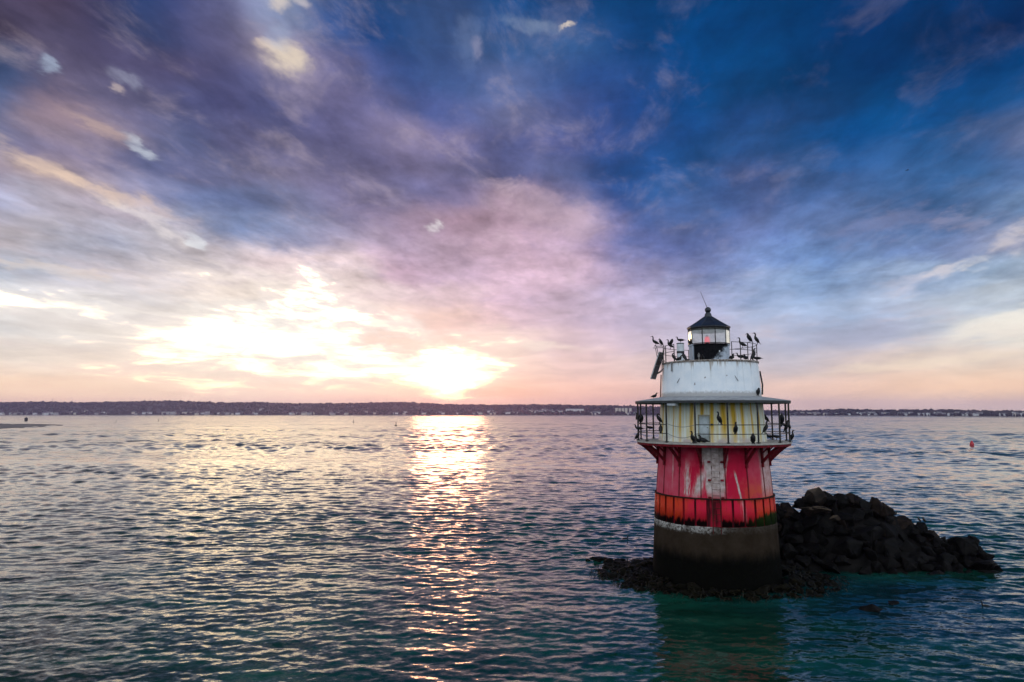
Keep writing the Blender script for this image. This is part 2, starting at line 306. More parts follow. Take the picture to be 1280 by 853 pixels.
# ------------------------------------------------------------------ water
AY = 43.1; AX = (891-640)/F*AY/cp*cp
AX = at(888.8, HY, AY).x
def build_water():
    h = CAMH
    r1 = list(np.geomspace(1.5, 11.6, 20))
    d = [h*F/12.0]
    while d[-1] > 1.5: d.append(d[-1]-np.interp(d[-1], [0, 25, 60, 150, 260, 450, 520], [.22, .30, .42, .50, .80, .80, 1.6]))
    d = np.array(d)
    r = np.array(r1 + list(h*F/d)); r = np.unique(np.round(r, 4))
    a = np.concatenate([np.linspace(-48, 48, 860), np.linspace(48, 312, 60)[1:-1]]); a = np.radians(a)
    na, nr = len(a), len(r)
    RR, AA = np.meshgrid(r, a, indexing='ij')
    X, Y = RR*np.sin(AA), RR*np.cos(AA)
    dr = np.gradient(r)[:, None]*np.ones((1, na))
    Z = np.zeros_like(X); DX = np.zeros_like(X); DY = np.zeros_like(X)
    # gusts: patches with more and less chop
    rng = np.random.RandomState(3)
    gust = np.ones_like(X)
    for k in range(9):
        lam = rng.uniform(30, 160); th = rng.uniform(60, 120); ph = rng.uniform(0, 6.28)
        gust += .16*np.sin(2*np.pi/lam*(X*math.cos(R(th))*.4+Y*math.sin(R(th)))+ph)
    gust = np.clip(gust, .45, 1.6)
    front = (np.abs(((AA+np.pi) % (2*np.pi))-np.pi) < R(50))
    ncomp = 84
    for k in range(ncomp):
        lam = 0.40*(6.5/0.40)**((k+rng.uniform(0, 1))/ncomp)
        th = R(rng.normal(-97, 38)); kk = 2*np.pi/lam
        amp = .0052*lam**.92*rng.uniform(.6, 1.3)*(1.0 if lam < 1.3 else (.80 if lam < 2.2 else (.62 if lam < 3.4 else .28)))
        ph = rng.uniform(0, 6.28)
        arg = kk*(X*math.cos(th)+Y*math.sin(th))+ph
        fade = np.clip((lam/dr-2.2)/2.0, 0, 1)*np.clip((lam/(RR*R(96)/860)-2.5)/2, 0, 1)*front*gust*np.clip((210-RR)/150, 0, 1)
        Z += amp*fade*np.sin(arg)
        q = .75*amp*fade*np.cos(arg)
        DX += q*math.cos(th); DY += q*math.sin(th)
    # short chop at the scale the distance resolves, so that far facets hide and show each other as real waves do
    g = rng.normal(size=(nr, na)); g = (np.roll(g, 1, 0)+2*g+np.roll(g, -1, 0))/4
    ker = np.exp(-.5*(np.arange(-5, 6)/2.2)**2); ker /= ker.sum()
    g = sum(ker[q]*np.roll(g, q-5, 1) for q in range(11))
    big = rng.normal(size=(nr, na)); k2_ = np.exp(-.5*(np.arange(-14, 15)/6.)**2); k2_ /= k2_.sum()
    big = sum(k2_[q]*np.roll(big, q-14, 1) for q in range(29)); big = sum(v_*np.roll(big, q, 0) for q, v_ in ((-2, .12), (-1, .24), (0, .28), (1, .24), (2, .12)))
    g = g/np.std(np.diff(g, axis=0)) + .10*big/np.std(np.diff(big, axis=0))
    S = (.036+.020*np.clip((RR-90)/90, 0, 1))*np.clip((RR-22)/50, 0, 1)*np.clip(gust, .5, 1.5)
    Z += np.clip(S*np.minimum(dr, 3.2)*g, -.6, .6)*front
    co = np.stack([X+DX, Y+DY, Z], -1).reshape(-1, 3)
    co = np.concatenate([co, [[0, 0, 0]]])
    i, j = np.meshgrid(np.arange(nr-1), np.arange(na), indexing='ij')
    j2 = (j+1) % na
    quads = np.stack([i*na+j, (i+1)*na+j, (i+1)*na+j2, i*na+j2], -1).reshape(-1, 4)
    cidx = nr*na
    tri = np.stack([np.full(na, cidx), np.arange(na), (np.arange(na)+1) % na], -1)
    me = bpy.data.meshes.new('sea')
    me.vertices.add(len(co)); me.vertices.foreach_set('co', co.astype(np.float32).ravel())
    nl = len(quads)*4+len(tri)*3
    me.loops.add(nl); me.loops.foreach_set('vertex_index', np.concatenate([quads.ravel(), tri.ravel()]).astype(np.int32))
    me.polygons.add(len(quads)+len(tri))
    st = np.concatenate([np.arange(len(quads))*4, len(quads)*4+np.arange(len(tri))*3]).astype(np.int32)
    me.polygons.foreach_set('loop_start', st)
    me.polygons.foreach_set('use_smooth', np.ones(len(quads)+len(tri), dtype=bool))
    me.update(); me.validate()
    if me.polygons[10].normal.z < 0: me.flip_normals()
    mt, b, out = newmat('sea_water')
    pos = b.n('ShaderNodeNewGeometry'); P = pos.outputs['Position']
    px, py, pz = b.xyz(P)[:3]
    flat = b.comb(px, py, 0.0)
    dist = b.v('LENGTH', flat, out='v')
    # ripples as slopes
    sl = b.n('ShaderNodeTexNoise', {'Vector': b.v('MULTIPLY', P, (.60, 1.15, 0.0)), 'Scale': 2.4, 'Detail': 7.0, 'Roughness': .66}).outputs['Color']
    sl2 = b.n('ShaderNodeTexNoise', {'Vector': b.v('MULTIPLY', P, (.55, 1.0, 0.0)), 'Scale': .5, 'Detail': 4.0, 'Roughness': .6}).outputs['Color']
    gst = b.noise(b.v('MULTIPLY', P, (.0045, .016, 0.0)), 1.0, 4.0, .6)
    gfar = b.ss(gst, .40, .60, .30, 1.3)
    gf = b.n('ShaderNodeMix', data_type='FLOAT'); b.set(gf.inputs[0], b.ss(dist, 25, 110)); b.set(gf.inputs[2], 1.0); b.set(gf.inputs[3], gfar)
    k1 = b.m('MULTIPLY', b.ss(dist, 20, 160, .52, .30), gf.outputs[0])
    k2 = b.m('MULTIPLY', b.ss(dist, 14, 120, .14, .45), gf.outputs[0])
    s = b.v('ADD', b.v('SCALE', b.v('SUBTRACT', sl, (.5, .5, .5)), k1), b.v('SCALE', b.v('SUBTRACT', sl2, (.5, .5, .5)), k2))
    sl3 = b.n('ShaderNodeTexNoise', {'Vector': b.v('MULTIPLY', P, (.07, .10, 0.0)), 'Scale': 1.0, 'Detail': 6.0, 'Roughness': .65}).outputs['Color']
    s = b.v('ADD', s, b.v('SCALE', b.v('SUBTRACT', sl3, (.5, .5, .5)), b.m('MULTIPLY', b.ss(dist, 50, 260, 0.0, .70), gf.outputs[0])))
    sl4 = b.n('ShaderNodeTexNoise', {'Vector': b.v('MULTIPLY', P, (.6, 1.2, 0.0)), 'Scale': 6.5, 'Detail': 5.0, 'Roughness': .6}).outputs['Color']
    s = b.v('ADD', s, b.v('SCALE', b.v('SUBTRACT', sl4, (.5, .5, .5)), b.ss(dist, 80, 18, 0.0, .30)))
    s = b.v('MULTIPLY', s, (1, 1, 0))
    nrm = b.v('NORMALIZE', b.v('ADD', pos.outputs['Normal'], s))
    # body colour: deep green, turquoise over the shallows by the ledge
    dv = b.v('SUBTRACT', flat, (21.0, 37.0, 0.0))
    rr = b.v('LENGTH', b.v('DIVIDE', dv, (10.0, 8.0, 1.0)), out='v')
    rr = b.m('ADD', rr, b.m('MULTIPLY', b.m('SUBTRACT', b.noise(flat, .16, 3.0), .5), .9))
    base = b.mix(b.ss(rr, 1.15, .2), WDEEP, WSHAL)
    blot = b.ss(b.noise(b.v('MULTIPLY', P, (.5, 1, 0)), .3, 4.0), .35, .7, .6, 1.3)
    base = b.mix(1.0, base, b.comb(blot, blot, blot), 'MULTIPLY')
    rough = b.ss(dist, 30, 400, .05, .14)
    p = pbsdf(b, out, base, rough, nrm); p.inputs['IOR'].default_value = 1.333
    o = link_mesh('sea', me, mt); tag(o, kind='structure'); return o
WDEEP, WSHAL = (.0035, .040, .026), (.0035, .032, .046)
build_water()

# ------------------------------------------------------------------ lighthouse
BR = math.atan2(AX, AY)                       # bearing of the tower from the camera
LH = empty('lighthouse', (AX, AY, 0), -BR)
tag(LH, 'weathered red and white lighthouse with a black lantern standing in the water', 'lighthouse')
def zr(row):
    vv = (H0/2-row)/F; return CAMH + AY*(sp+vv*cp)/(cp-vv*sp)
RK = AY*math.cos(BR)/F                        # metres of radius per pixel of half width
def rad(hw): return hw*RK
Z_DECK, Z_CON, Z_RING = 8.30, zr(648.5), zr(616)
R_DECK, R_ROOF, R_POST = rad(95.5), rad(96.2), rad(93.6)

def uvs(b):
    u = b.n('ShaderNodeUVMap').outputs[0]; x, y, _ = b.xyz(u)[:3]; return u, x, y
def streaks(b, x, y, sx, sy, seed=0.0, detail=5.0):
    return b.noise(b.comb(b.m('MULTIPLY', x, sx), b.m('MULTIPLY', y, sy), seed), 1.0, detail, .6)

def mat_red():
    mt, b, out = newmat('faded_red_plate'); u, x, y = uvs(b)
    pan = b.n('ShaderNodeTexWhiteNoise', {'W': b.m('FLOOR', b.m('DIVIDE', b.m('ADD', x, rad(74)*R(11.25)), rad(74)*R(22.5)))}, noise_dimensions='1D').outputs['Value']
    n1 = b.noise(u, 1.1, 6.0, .6); n2 = streaks(b, x, y, 5.0, .5, 2.0); n3 = streaks(b, x, y, 16.0, 1.6, 5.0)
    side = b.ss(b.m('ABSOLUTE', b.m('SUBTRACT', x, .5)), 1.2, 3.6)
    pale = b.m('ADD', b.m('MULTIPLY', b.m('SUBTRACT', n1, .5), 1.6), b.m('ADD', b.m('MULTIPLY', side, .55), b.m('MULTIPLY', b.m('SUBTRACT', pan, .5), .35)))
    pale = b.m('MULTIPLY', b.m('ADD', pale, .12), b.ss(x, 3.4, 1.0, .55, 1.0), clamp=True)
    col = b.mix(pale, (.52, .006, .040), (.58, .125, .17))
    col = b.mix(b.m('MULTIPLY', b.ss(n2, .52, .75), .5), col, (.30, .006, .025))
    # rust bloom near the lower hoop on the right
    rz = b.m('MULTIPLY', b.m('MULTIPLY', b.ss(y, Z_RING+1.5, Z_RING+.2), b.ss(n1, .35, .6)), b.ss(x, .8, 2.6))
    col = b.mix(b.m('MULTIPLY', rz, .8), col, (.60, .085, .025))
    # bird lime round the ladder, running down, and a few splashes
    wid = b.ss(y, Z_RING-.6, 8.2, .42, .76)
    bottle = b.m('ADD', b.ss(b.m('ABSOLUTE', b.m('SUBTRACT', y, 6.6)), .9, .0, .0, -.10), wid)
    q = b.m('SUBTRACT', b.m('ABSOLUTE', b.m('SUBTRACT', x, .13)), bottle)
    q = b.m('ADD', q, b.m('MULTIPLY', b.m('SUBTRACT', n3, .5), .5))
    lime = b.m('MULTIPLY', b.ss(q, .14, -.06), b.ss(y, Z_RING-.3, Z_RING+.7))
    spl = b.m('ABSOLUTE', b.m('ADD', b.m('SUBTRACT', x, -.55), b.m('MULTIPLY', b.m('SUBTRACT', 6.6, y), .33)))
    sp2 = b.m('MULTIPLY', b.ss(b.m('ADD', spl, b.m('MULTIPLY', b.m('SUBTRACT', n3, .5), .8)), .42, .02), b.m('MULTIPLY', b.ss(y, Z_RING-.2, Z_RING+.5), b.ss(y, 7.0, 6.2)))
    sp3 = b.m('MULTIPLY', b.ss(b.m('ADD', b.m('ABSOLUTE', b.m('SUBTRACT', x, -1.55)), b.m('MULTIPLY', b.m('SUBTRACT', n3, .5), .9)), .24, .02), b.m('MULTIPLY', b.ss(y, Z_RING, Z_RING+.3), b.ss(y, 7.6, 6.2)))
    line = b.m('ABSOLUTE', b.m('SUBTRACT', b.m('SUBTRACT', x, 1.28), b.m('MULTIPLY', b.m('SUBTRACT', 6.6, y), .20)))
    sp4 = b.m('MULTIPLY', b.ss(b.m('ADD', line, b.m('MULTIPLY', b.m('SUBTRACT', n3, .5), .12)), .09, .02), b.m('MULTIPLY', b.ss(y, Z_RING-.5, Z_RING), b.ss(y, 6.8, 6.3)))
    sp5 = b.m('MULTIPLY', b.ss(b.m('ADD', x, b.m('MULTIPLY', b.m('SUBTRACT', n2, .5), 1.2)), 3.05, 3.5), b.ss(y, Z_RING-.4, Z_RING+.9))
    sp6 = b.m('MULTIPLY', b.ss(b.m('ABSOLUTE', b.m('ADD', x, b.m('ADD', 2.62, b.m('MULTIPLY', b.m('SUBTRACT', n3, .5), .2)))), .09, .01), b.ss(y, Z_RING, Z_RING+2))
    wh = b.m('MAXIMUM', b.m('MAXIMUM', lime, sp2), b.m('MAXIMUM', b.m('MAXIMUM', b.m('MULTIPLY', sp3, .9), sp4), b.m('MAXIMUM', b.m('MULTIPLY', sp5, .7), b.m('MULTIPLY', sp6, .45))))
    grey = b.mix(b.ss(b.noise(u, 3.5, 6.0, .65), .35, .65), (.68, .60, .57), (.44, .36, .31))
    col = b.mix(b.m('MULTIPLY', wh, .93), col, grey)
    # rusty seams
    sm = b.m('ABSOLUTE', b.m('SUBTRACT', b.m('FRACT', b.m('DIVIDE', b.m('ADD', x, rad(74)*R(11.25)), rad(74)*R(22.5))), .5))
    seam = b.ss(b.m('ADD', sm, b.m('MULTIPLY', b.m('SUBTRACT', n3, .5), .015)), .470, .487)
    col = b.mix(b.m('MULTIPLY', seam, .75), col, (.06, .012, .012))
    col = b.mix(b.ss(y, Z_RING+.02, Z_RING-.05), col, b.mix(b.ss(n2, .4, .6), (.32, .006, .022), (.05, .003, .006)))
    pbsdf(b, out, col, .6, spec=.12, normal=bump(b, b.noise(u, 9.0, 6.0, .6), .25, .03)); return mt
def mat_skirt():
    mt, b, out = newmat('orange_red_planking'); u, x, y = uvs(b)
    n1 = b.noise(u, 1.3, 6.0, .6); n2 = streaks(b, x, y, 9.0, .9, 3.0)
    left = b.ss(x, -.9, -2.6); right = b.ss(x, 1.6, 3.0)
    f = b.m('ADD', b.m('MAXIMUM', left, b.m('MULTIPLY', right, .7)), b.m('MULTIPLY', b.m('SUBTRACT', n1, .45), 1.5), clamp=True)
    f = b.m('MAXIMUM', f, b.m('MULTIPLY', b.ss(y, Z_RING-.7, Z_CON+.2), .45))
    col = b.mix(f, (.52, .007, .036), (.52, .036, .010))
    col = b.mix(b.m('MULTIPLY', b.ss(n2, .53, .72), .7), col, (.26, .014, .010))
    pk = b.m('MULTIPLY', b.ss(b.m('ABSOLUTE', b.m('SUBTRACT', x, 1.72)), .25, .05), b.ss(n2, .42, .62))
    col = b.mix(b.m('MULTIPLY', pk, .6), col, (.58, .30, .30))
    edge = b.m('ADD', y, b.m('MULTIPLY', b.m('SUBTRACT', streaks(b, x, y, 4.5, 1.0, 8.0), .5), -1.1))
    edge = b.m('SUBTRACT', edge, b.ss(x, 1.6, 3.9, 0.0, .34))
    moss = b.ss(edge, Z_CON+.52, Z_CON+.26)
    mossc = b.mix(b.ss(x, 1.4, 3.2), (.012, .004, .004), (.018, .034, .006))
    col = b.mix(moss, col, mossc)
    top = b.ss(y, Z_RING-.28, Z_RING-.05)
    col = b.mix(b.m('MULTIPLY', top, b.m('MULTIPLY', b.ss(n2, .4, .6), .6)), col, (.12, .035, .01))
    pbsdf(b, out, col, .55, bump(b, n2, .3, .03), spec=.1); return mt
def mat_concrete():
    mt, b, out = newmat('wet_concrete'); u, x, y = uvs(b)
    n1 = b.noise(u, 1.2, 7.0, .65); n2 = streaks(b, x, y, 3.0, .8, 1.0); n3 = b.noise(u, 6.0, 8.0, .7)
    col = b.mix(b.ss(n1, .3, .7), (.022, .014, .008), (.036, .025, .017))
    yy = b.m('ADD', y, b.m('MULTIPLY', b.m('SUBTRACT', n2, .5), .9))
    wet = b.ss(yy, Z_CON-1.1, Z_CON-2.0)
    wetc = b.mix(b.ss(n3, .4, .65), (.0012, .0011, .0009), (.003, .0032, .0014))
    col = b.mix(wet, col, wetc)
    salt = b.m('MULTIPLY', b.ss(b.m('ADD', y, b.m('MULTIPLY', b.m('SUBTRACT', n3, .5), .75)), Z_CON-.40, Z_CON-.06), b.ss(b.m('ADD', x, b.m('MULTIPLY', n1, 1.0)), 1.9, -.9, .05, .9))
    salt = b.m('MULTIPLY', b.m('MULTIPLY', salt, b.ss(n3, .38, .55)), b.ss(streaks(b, x, y, 1.6, .6, 5.0, 6.0), .36, .58, .25, 1.0))
    col = b.mix(salt, col, (.50, .47, .43))
    pbsdf(b, out, col, .8, bump(b, n3, .5, .05), spec=.05); return mt
def mat_stained():
    mt, b, out = newmat('rust_streaked_cream'); u, x, y = uvs(b)
    n1 = b.noise(u, 1.0, 5.0, .6); fine = streaks(b, x, y, 9.0, .4, 4.0)
    col = b.mix(b.ss(n1, .35, .65), (.86, .87, .76), (.76, .81, .74))
    tot = None
    wob = b.m('MULTIPLY', b.m('SUBTRACT', streaks(b, x, y, 1.0, 1.2, 9.0, 3.0), .5), .12)
    for px, w_, s_ in [(828, .18, .9), (842.6, .07, .8), (851, .15, .9), (865.5, .20, .9), (878.5, .16, 1.0), (890.5, .16, 1.0), (904.5, .26, 1.0), (916.5, .26, 1.0), (927.5, .18, 1.0), (939, .12, .9), (948, .12, 1.0), (953.5, .06, .9)]:
        ph = math.asin(max(-.99, min(.99, (px-889.6)/66.5)))*.97; u0 = ph*rad(66)
        dd = b.m('ABSOLUTE', b.m('ADD', b.m('SUBTRACT', x, u0), wob))
        k = b.m('MULTIPLY', b.ss(dd, w_, w_*.25), s_)
        tot = k if tot is None else b.m('MAXIMUM', tot, k)
    down = b.ss(b.m('ADD', y, b.m('MULTIPLY', b.m('SUBTRACT', streaks(b, x, y, 3.0, .0, 6.0), .5), 3.0)), 8.3, 9.4, .5, 1.0)
    tot = b.m('MULTIPLY', tot, down)
    tot = b.m('MULTIPLY', tot, b.ss(fine, .22, .45, .75, 1.0))
    wash = b.m('MULTIPLY', b.ss(fine, .40, .64), .6)
    col = b.mix(wash, col, (.66, .52, .12))
    col = b.mix(tot, col, (.72, .43, .008))
    col = b.mix(b.m('MULTIPLY', b.ss(tot, .65, .95), b.ss(fine, .5, .68)), col, (.22, .09, .010))
    col = b.mix(b.m('MULTIPLY', b.ss(y, 8.75, 8.3), b.ss(n1, .4, .6)), col, (.55, .46, .42))
    pbsdf(b, out, col, .6, bump(b, fine, .15, .02)); return mt
def mat_white():
    mt, b, out = newmat('weathered_white_paint'); u, x, y = uvs(b)
    n1 = b.noise(u, 1.6, 6.0, .6); st = streaks(b, x, y, 7.0, .35, 2.0); n3 = b.noise(u, 8.0, 8.0, .7)
    col = b.mix(b.ss(n1, .3, .7), (.86, .88, .89), (.74, .79, .83))
    col = b.mix(b.m('MULTIPLY', b.ss(st, .52, .75), .40), col, (.40, .42, .40))
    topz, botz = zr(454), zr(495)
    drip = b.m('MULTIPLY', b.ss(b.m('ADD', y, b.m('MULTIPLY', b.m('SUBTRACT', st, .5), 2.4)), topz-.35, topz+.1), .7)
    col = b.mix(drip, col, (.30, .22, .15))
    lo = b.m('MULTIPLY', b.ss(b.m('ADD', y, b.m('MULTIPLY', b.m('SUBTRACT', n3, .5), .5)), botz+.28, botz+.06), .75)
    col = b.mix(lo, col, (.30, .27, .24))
    sp = b.ss(b.noise(u, 2.6, 3.0, .5), .71, .74)
    col = b.mix(b.m('MULTIPLY', sp, .8), col, (.16, .12, .10))
    pbsdf(b, out, col, .5, bump(b, n1, .15, .03)); return mt
def mat_blackwall():
    mt, b, out = newmat('peeling_black_paint'); u, x, y = uvs(b)
    n1 = b.noise(u, 2.2, 8.0, .65); n2 = b.noise(u, 7.0, 8.0, .7)
    z0 = zr(450)
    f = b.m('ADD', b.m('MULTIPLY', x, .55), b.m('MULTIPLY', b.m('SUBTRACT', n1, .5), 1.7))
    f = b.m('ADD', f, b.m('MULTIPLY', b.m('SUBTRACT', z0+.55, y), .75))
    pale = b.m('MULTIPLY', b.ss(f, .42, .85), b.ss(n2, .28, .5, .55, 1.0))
    lf = b.ss(x, -1.02, -1.16)  # sunlit left edge put into the colour as a pale strip
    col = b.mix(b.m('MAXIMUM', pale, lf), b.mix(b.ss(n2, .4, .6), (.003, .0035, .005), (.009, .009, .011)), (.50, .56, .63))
    pbsdf(b, out, col, .6, bump(b, n2, .2, .02), spec=.06); return mt
M_RED, M_SKIRT, M_CON, M_STAIN, M_WHITE, M_BLKW = mat_red(), mat_skirt(), mat_concrete(), mat_stained(), mat_white(), mat_blackwall()
M_DKRED = simple('dark_red_iron', (.24, .008, .018), (.09, .006, .008), .6, 5, spec=.15)
M_SEAM = simple('rust_red_seam', (.30, .010, .022), (.07, .010, .010), .6, 3, spec=.1)
M_IRON = simple('dark_painted_iron', (.012, .013, .015), (.03, .022, .018), .5, 9)
M_POST = simple('weathered_grey_iron', (.018, .02, .023), (.045, .035, .026), .5, 7, spec=.25)
M_DECK = simple('pale_deck_boards', (.46, .42, .37), (.30, .27, .24), .7, 4)
M_ROOFTOP = simple('worn_grey_roofing', (.31, .32, .33), (.20, .20, .21), .65, 3)
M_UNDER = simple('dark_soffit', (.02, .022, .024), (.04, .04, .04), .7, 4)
M_LROOF = simple('black_lantern_roofing', (.008, .011, .018), (.016, .018, .024), .38, 3, bstr=.1)
M_WHT = simple('white_enamel', (.70, .72, .74), (.58, .60, .62), .45, 5)
M_BAND = simple('charcoal_band', (.03, .03, .035), None, .5)
M_RUST = simple('rusty_iron', (.14, .045, .02), (.05, .02, .012), .75, 9)
M_HOOP = simple('dark_rusted_hoop', (.05, .014, .010), (.018, .010, .008), .8, 6, spec=.1)
M_PANEL = simple('solar_cells', (.05, .045, .05), (.09, .08, .08), .4, 3, bstr=.0)
M_ALU = simple('dull_aluminium', (.42, .42, .42), (.28, .28, .28), .45, 8, metal=.6)
M_LAMPRED = simple('red_lens', (.62, .010, .035), (.45, .006, .02), .2, 3, bstr=0)
pb_ = [n for n in M_LAMPRED.node_tree.nodes if n.type == 'BSDF_PRINCIPLED'][0]; pb_.inputs['Emission Color'].default_value = (1, .012, .06, 1); pb_.inputs['Emission Strength'].default_value = 1.0
M_ROPE = simple('grey_chain', (.20, .20, .20), (.12, .11, .10), .7, 8)
def mat_glass():
    mt, b, out = newmat('salt_filmed_glass')
    tr = b.n('ShaderNodeBsdfTransparent', {'Color': (.99, .99, .98)}); gl = b.n('ShaderNodeBsdfGlossy', {'Color': (.9, .9, .9), 'Roughness': .04})
    tl = b.n('ShaderNodeBsdfTranslucent', {'Color': (.92, .93, .88)}); df = b.n('ShaderNodeBsdfDiffuse', {'Color': (.90, .92, .88)})
    film = b.n('ShaderNodeMixShader', {0: .38, 1: df.outputs[0], 2: tl.outputs[0]})
    u, x, y = uvs(b)
    co = b.n('ShaderNodeTexCoord').outputs['Object']
    amt = b.ss(b.noise(co, 3.0, 4.0), .3, .7, .36, .52)
    m1 = b.n('ShaderNodeMixShader', {0: amt, 1: tr.outputs[0], 2: film.outputs[0]})
    fr = b.n('ShaderNodeFresnel', {'IOR': 1.45}).outputs[0]
    m2 = b.n('ShaderNodeMixShader', {0: fr, 1: m1.outputs[0], 2: gl.outputs[0]})
    b.t.links.new(m2.outputs[0], out.inputs[0]); return mt
M_GLASS = mat_glass()
def mat_ladder():
    mt, b, out = newmat('limed_ladder_iron'); co = b.n('ShaderNodeTexCoord').outputs['Object']; z = b.xyz(co)[2]
    n = b.noise(co, 5.0, 6.0, .6)
    k = b.m('MULTIPLY', b.ss(z, Z_RING-.1, Z_RING+.6), b.ss(n, .30, .55))
    pbsdf(b, out, b.mix(k, (.07, .014, .012), (.40, .31, .28)), .7, spec=.1); return mt
M_LADDER = mat_ladder()

def lathe_obj(name, prof, mat, n=96, uvr=None, closed=False, parent=LH, ang=30):
    bm = bmesh.new(); _lf(bm, prof, n, uvr, closed)
    o = obj(name, bm, mat, parent); return smooth_by_angle(o, ang)

# foundation and red body
lathe_obj('concrete_base', [(rad(79.99), -2.5), (rad(79.03), zr(728)), (rad(76.83), zr(690)), (rad(75.68), zr(668)), (rad(74.92), Z_CON-.02), (rad(74.15), Z_CON+.03), (rad(67.06), Z_CON+.03)], M_CON, 128, uvr=rad(75.68))
lathe_obj('red_shaft', [(rad(69.98), Z_CON+.02), (rad(72.71), Z_CON+.035), (rad(71.54), Z_RING), (rad(70.18), zr(596)), (rad(68.62), zr(578)), (rad(67.36), zr(562)), (rad(66.68), Z_DECK-.14)], M_RED, 128, uvr=rad(71.93))
# lower planking: 32 boards with open gaps, the one under the ladder left out
bm = bmesh.new(); uvl = bm.loops.layers.uv.verify(); rs = random.Random(5)
for k in range(32):
    c = k*11.25; c = c-360 if c > 180 else c
    if k == 0: continue
    hw = 4.45+rs.uniform(-.25, .2); zb = Z_CON+.05+rs.uniform(-.03, .03); zt = Z_RING-.04
    prof = [(rad(74.75), zb), (rad(73.29), zt), (rad(72.03), zt), (rad(72.90), zb)]
    lathe(bm, prof, 4, c-hw, c+hw, rad(75), True)
    for f in list(bm.faces)[-16:]: pass
o = obj('plank_skirt', bm, M_SKIRT, LH)
lathe_obj('hoop', [(rad(73.77), Z_RING-.03), (rad(73.82), Z_RING-.03), (rad(73.77), Z_RING+.03), (rad(71.25), Z_RING+.05), (rad(71.25), Z_RING-.03)], M_HOOP, 128, closed=True)
# vertical plate flanges on the red shaft
bm = bmesh.new()
for k in range(16):
    a = 11.25+22.5*k
    pts = [pol(rad(h_)+.015, a, z_) for h_, z_ in ((71.54, Z_RING+.07), (70.18, zr(596)), (68.62, zr(578)), (67.36, zr(562)), (66.68, Z_DECK-.16))]
    tube(bm, pts, .015, 5)
obj('plate_seam', bm, M_SEAM, LH)
# ladder with stand-off clips
bm = bmesh.new(); lx = .15
for s in (-1, 1):
    tube(bm, [Vector((lx+s*.22, -rad(h_*.972)-.16, z_)) for h_, z_ in ((78.5, Z_CON-.3), (77.5, Z_CON+.3), (76.2, Z_RING), (72.2, zr(596)), (70.6, zr(578)), (69.0, Z_DECK-.13))], .028, 6)
nr_ = 13
for i in range(nr_):
    t = (i+.5)/nr_; z_ = Z_CON-.1+(Z_DECK-.3-Z_CON)*t; hw_ = 77.3+(69.2-77.3)*t
    tube(bm, [(lx-.22, -rad(hw_*.972)-.14, z_), (lx+.22, -rad(hw_*.972)-.14, z_)], .018, 5)
obj('ladder', bm, M_LADDER, LH)
for z_, hw_ in ((zr(573), 70.3), (zr(594), 72.1), (zr(614), 73.7)):
    for s in (-1, 1):
        bm = bmesh.new(); box(bm, (lx+s*.36, -rad(hw_*.972)-.07, z_), (.16, .16, .10)); tube(bm, [(lx+s*.36, -rad(hw_*.972), z_), (lx+s*.22, -rad(hw_*.972)-.16, z_)], .02, 5)
        obj('ladder_bracket', bm, M_DKRED, LH)
# gallery deck
lathe_obj('gallery_deck', [(rad(60), Z_DECK), (R_DECK, Z_DECK-.015), (R_DECK, Z_DECK-.10), (rad(60), Z_DECK-.10)], M_DECK, 96, closed=True)
lathe_obj('deck_beam', [(rad(66), Z_DECK-.103), (R_DECK-.03, Z_DECK-.103), (R_DECK-.05, Z_DECK-.24), (R_DECK-.20, Z_DECK-.25), (R_DECK-.22, Z_DECK-.14), (rad(66), Z_DECK-.14)], M_DKRED, 96, closed=True)
PA = [11.25+22.5*k for k in range(16)]
def bracket():
    bm = bmesh.new()
    # radial plane, x = outward; curved knee, wall strap and inner stay
    cur = []
    for i in range(9):
        t = i/8; cur.append((R_DECK-.16-(R_DECK-.16-rad(68.82))*(t**1.0) , Z_DECK-.2-1.02*(t**1.25)))
    tk = .055
    def bar(pts, w):
        L = []
        for i, p in enumerate(pts):
            q0, q1 = pts[max(i-1, 0)], pts[min(i+1, len(pts)-1)]; dx, dz = q1[0]-q0[0], q1[1]-q0[1]; l = math.hypot(dx, dz); nx, nz = -dz/l*w/2, dx/l*w/2
            L.append([bm.verts.new((p[0]+sx*nx, sy*tk, p[1]+sx*nz)) for sx, sy in ((1, 1), (1, -1), (-1, -1), (-1, 1))])
        for A, B in zip(L, L[1:]):
            for k in range(4): bm.faces.new((A[k], A[(k+1) % 4], B[(k+1) % 4], B[k]))
        bm.faces.new(L[0][::-1]); bm.faces.new(L[-1])
    bar(cur, .15)
    bar([(rad(68.23)+.05, Z_DECK-.145), (rad(68.82)+.07, Z_DECK-1.45)], .12)
    bar([(rad(68.04)+.1, Z_DECK-.19), (R_DECK-.25, Z_DECK-.19)], .09)
    bar([(rad(68.43)+.1, Z_DECK-.62), (R_DECK-.75, Z_DECK-.22)], .07)
    me = bpy.data.meshes.new('gallery_bracket'); bmesh.ops.recalc_face_normals(bm, faces=bm.faces); bm.to_mesh(me); bm.free(); me.materials.append(M_DKRED); return me
bme = bracket()
for a in PA:
    o = bpy.data.objects.new('gallery_bracket', bme); COL.objects.link(o); o.parent = LH; o.rotation_euler = (0, 0, R(a-90))
# gallery posts
bm = bmesh.new(); tube(bm, [(0, 0, Z_DECK-.02), (0, 0, 10.66)], .052, 8); box(bm, (0, 0, Z_DECK+.03), (.17, .17, .05)); box(bm, (0, 0, 10.60), (.15, .15, .08))
pme = bpy.data.meshes.new('gallery_post'); bm.to_mesh(pme); bm.free(); pme.materials.append(M_POST)
for a in PA:
    o = bpy.data.objects.new('gallery_post', pme); COL.objects.link(o); o.parent = LH; o.location = pol(R_POST, a, 0); o.rotation_euler = (0, 0, R(a))
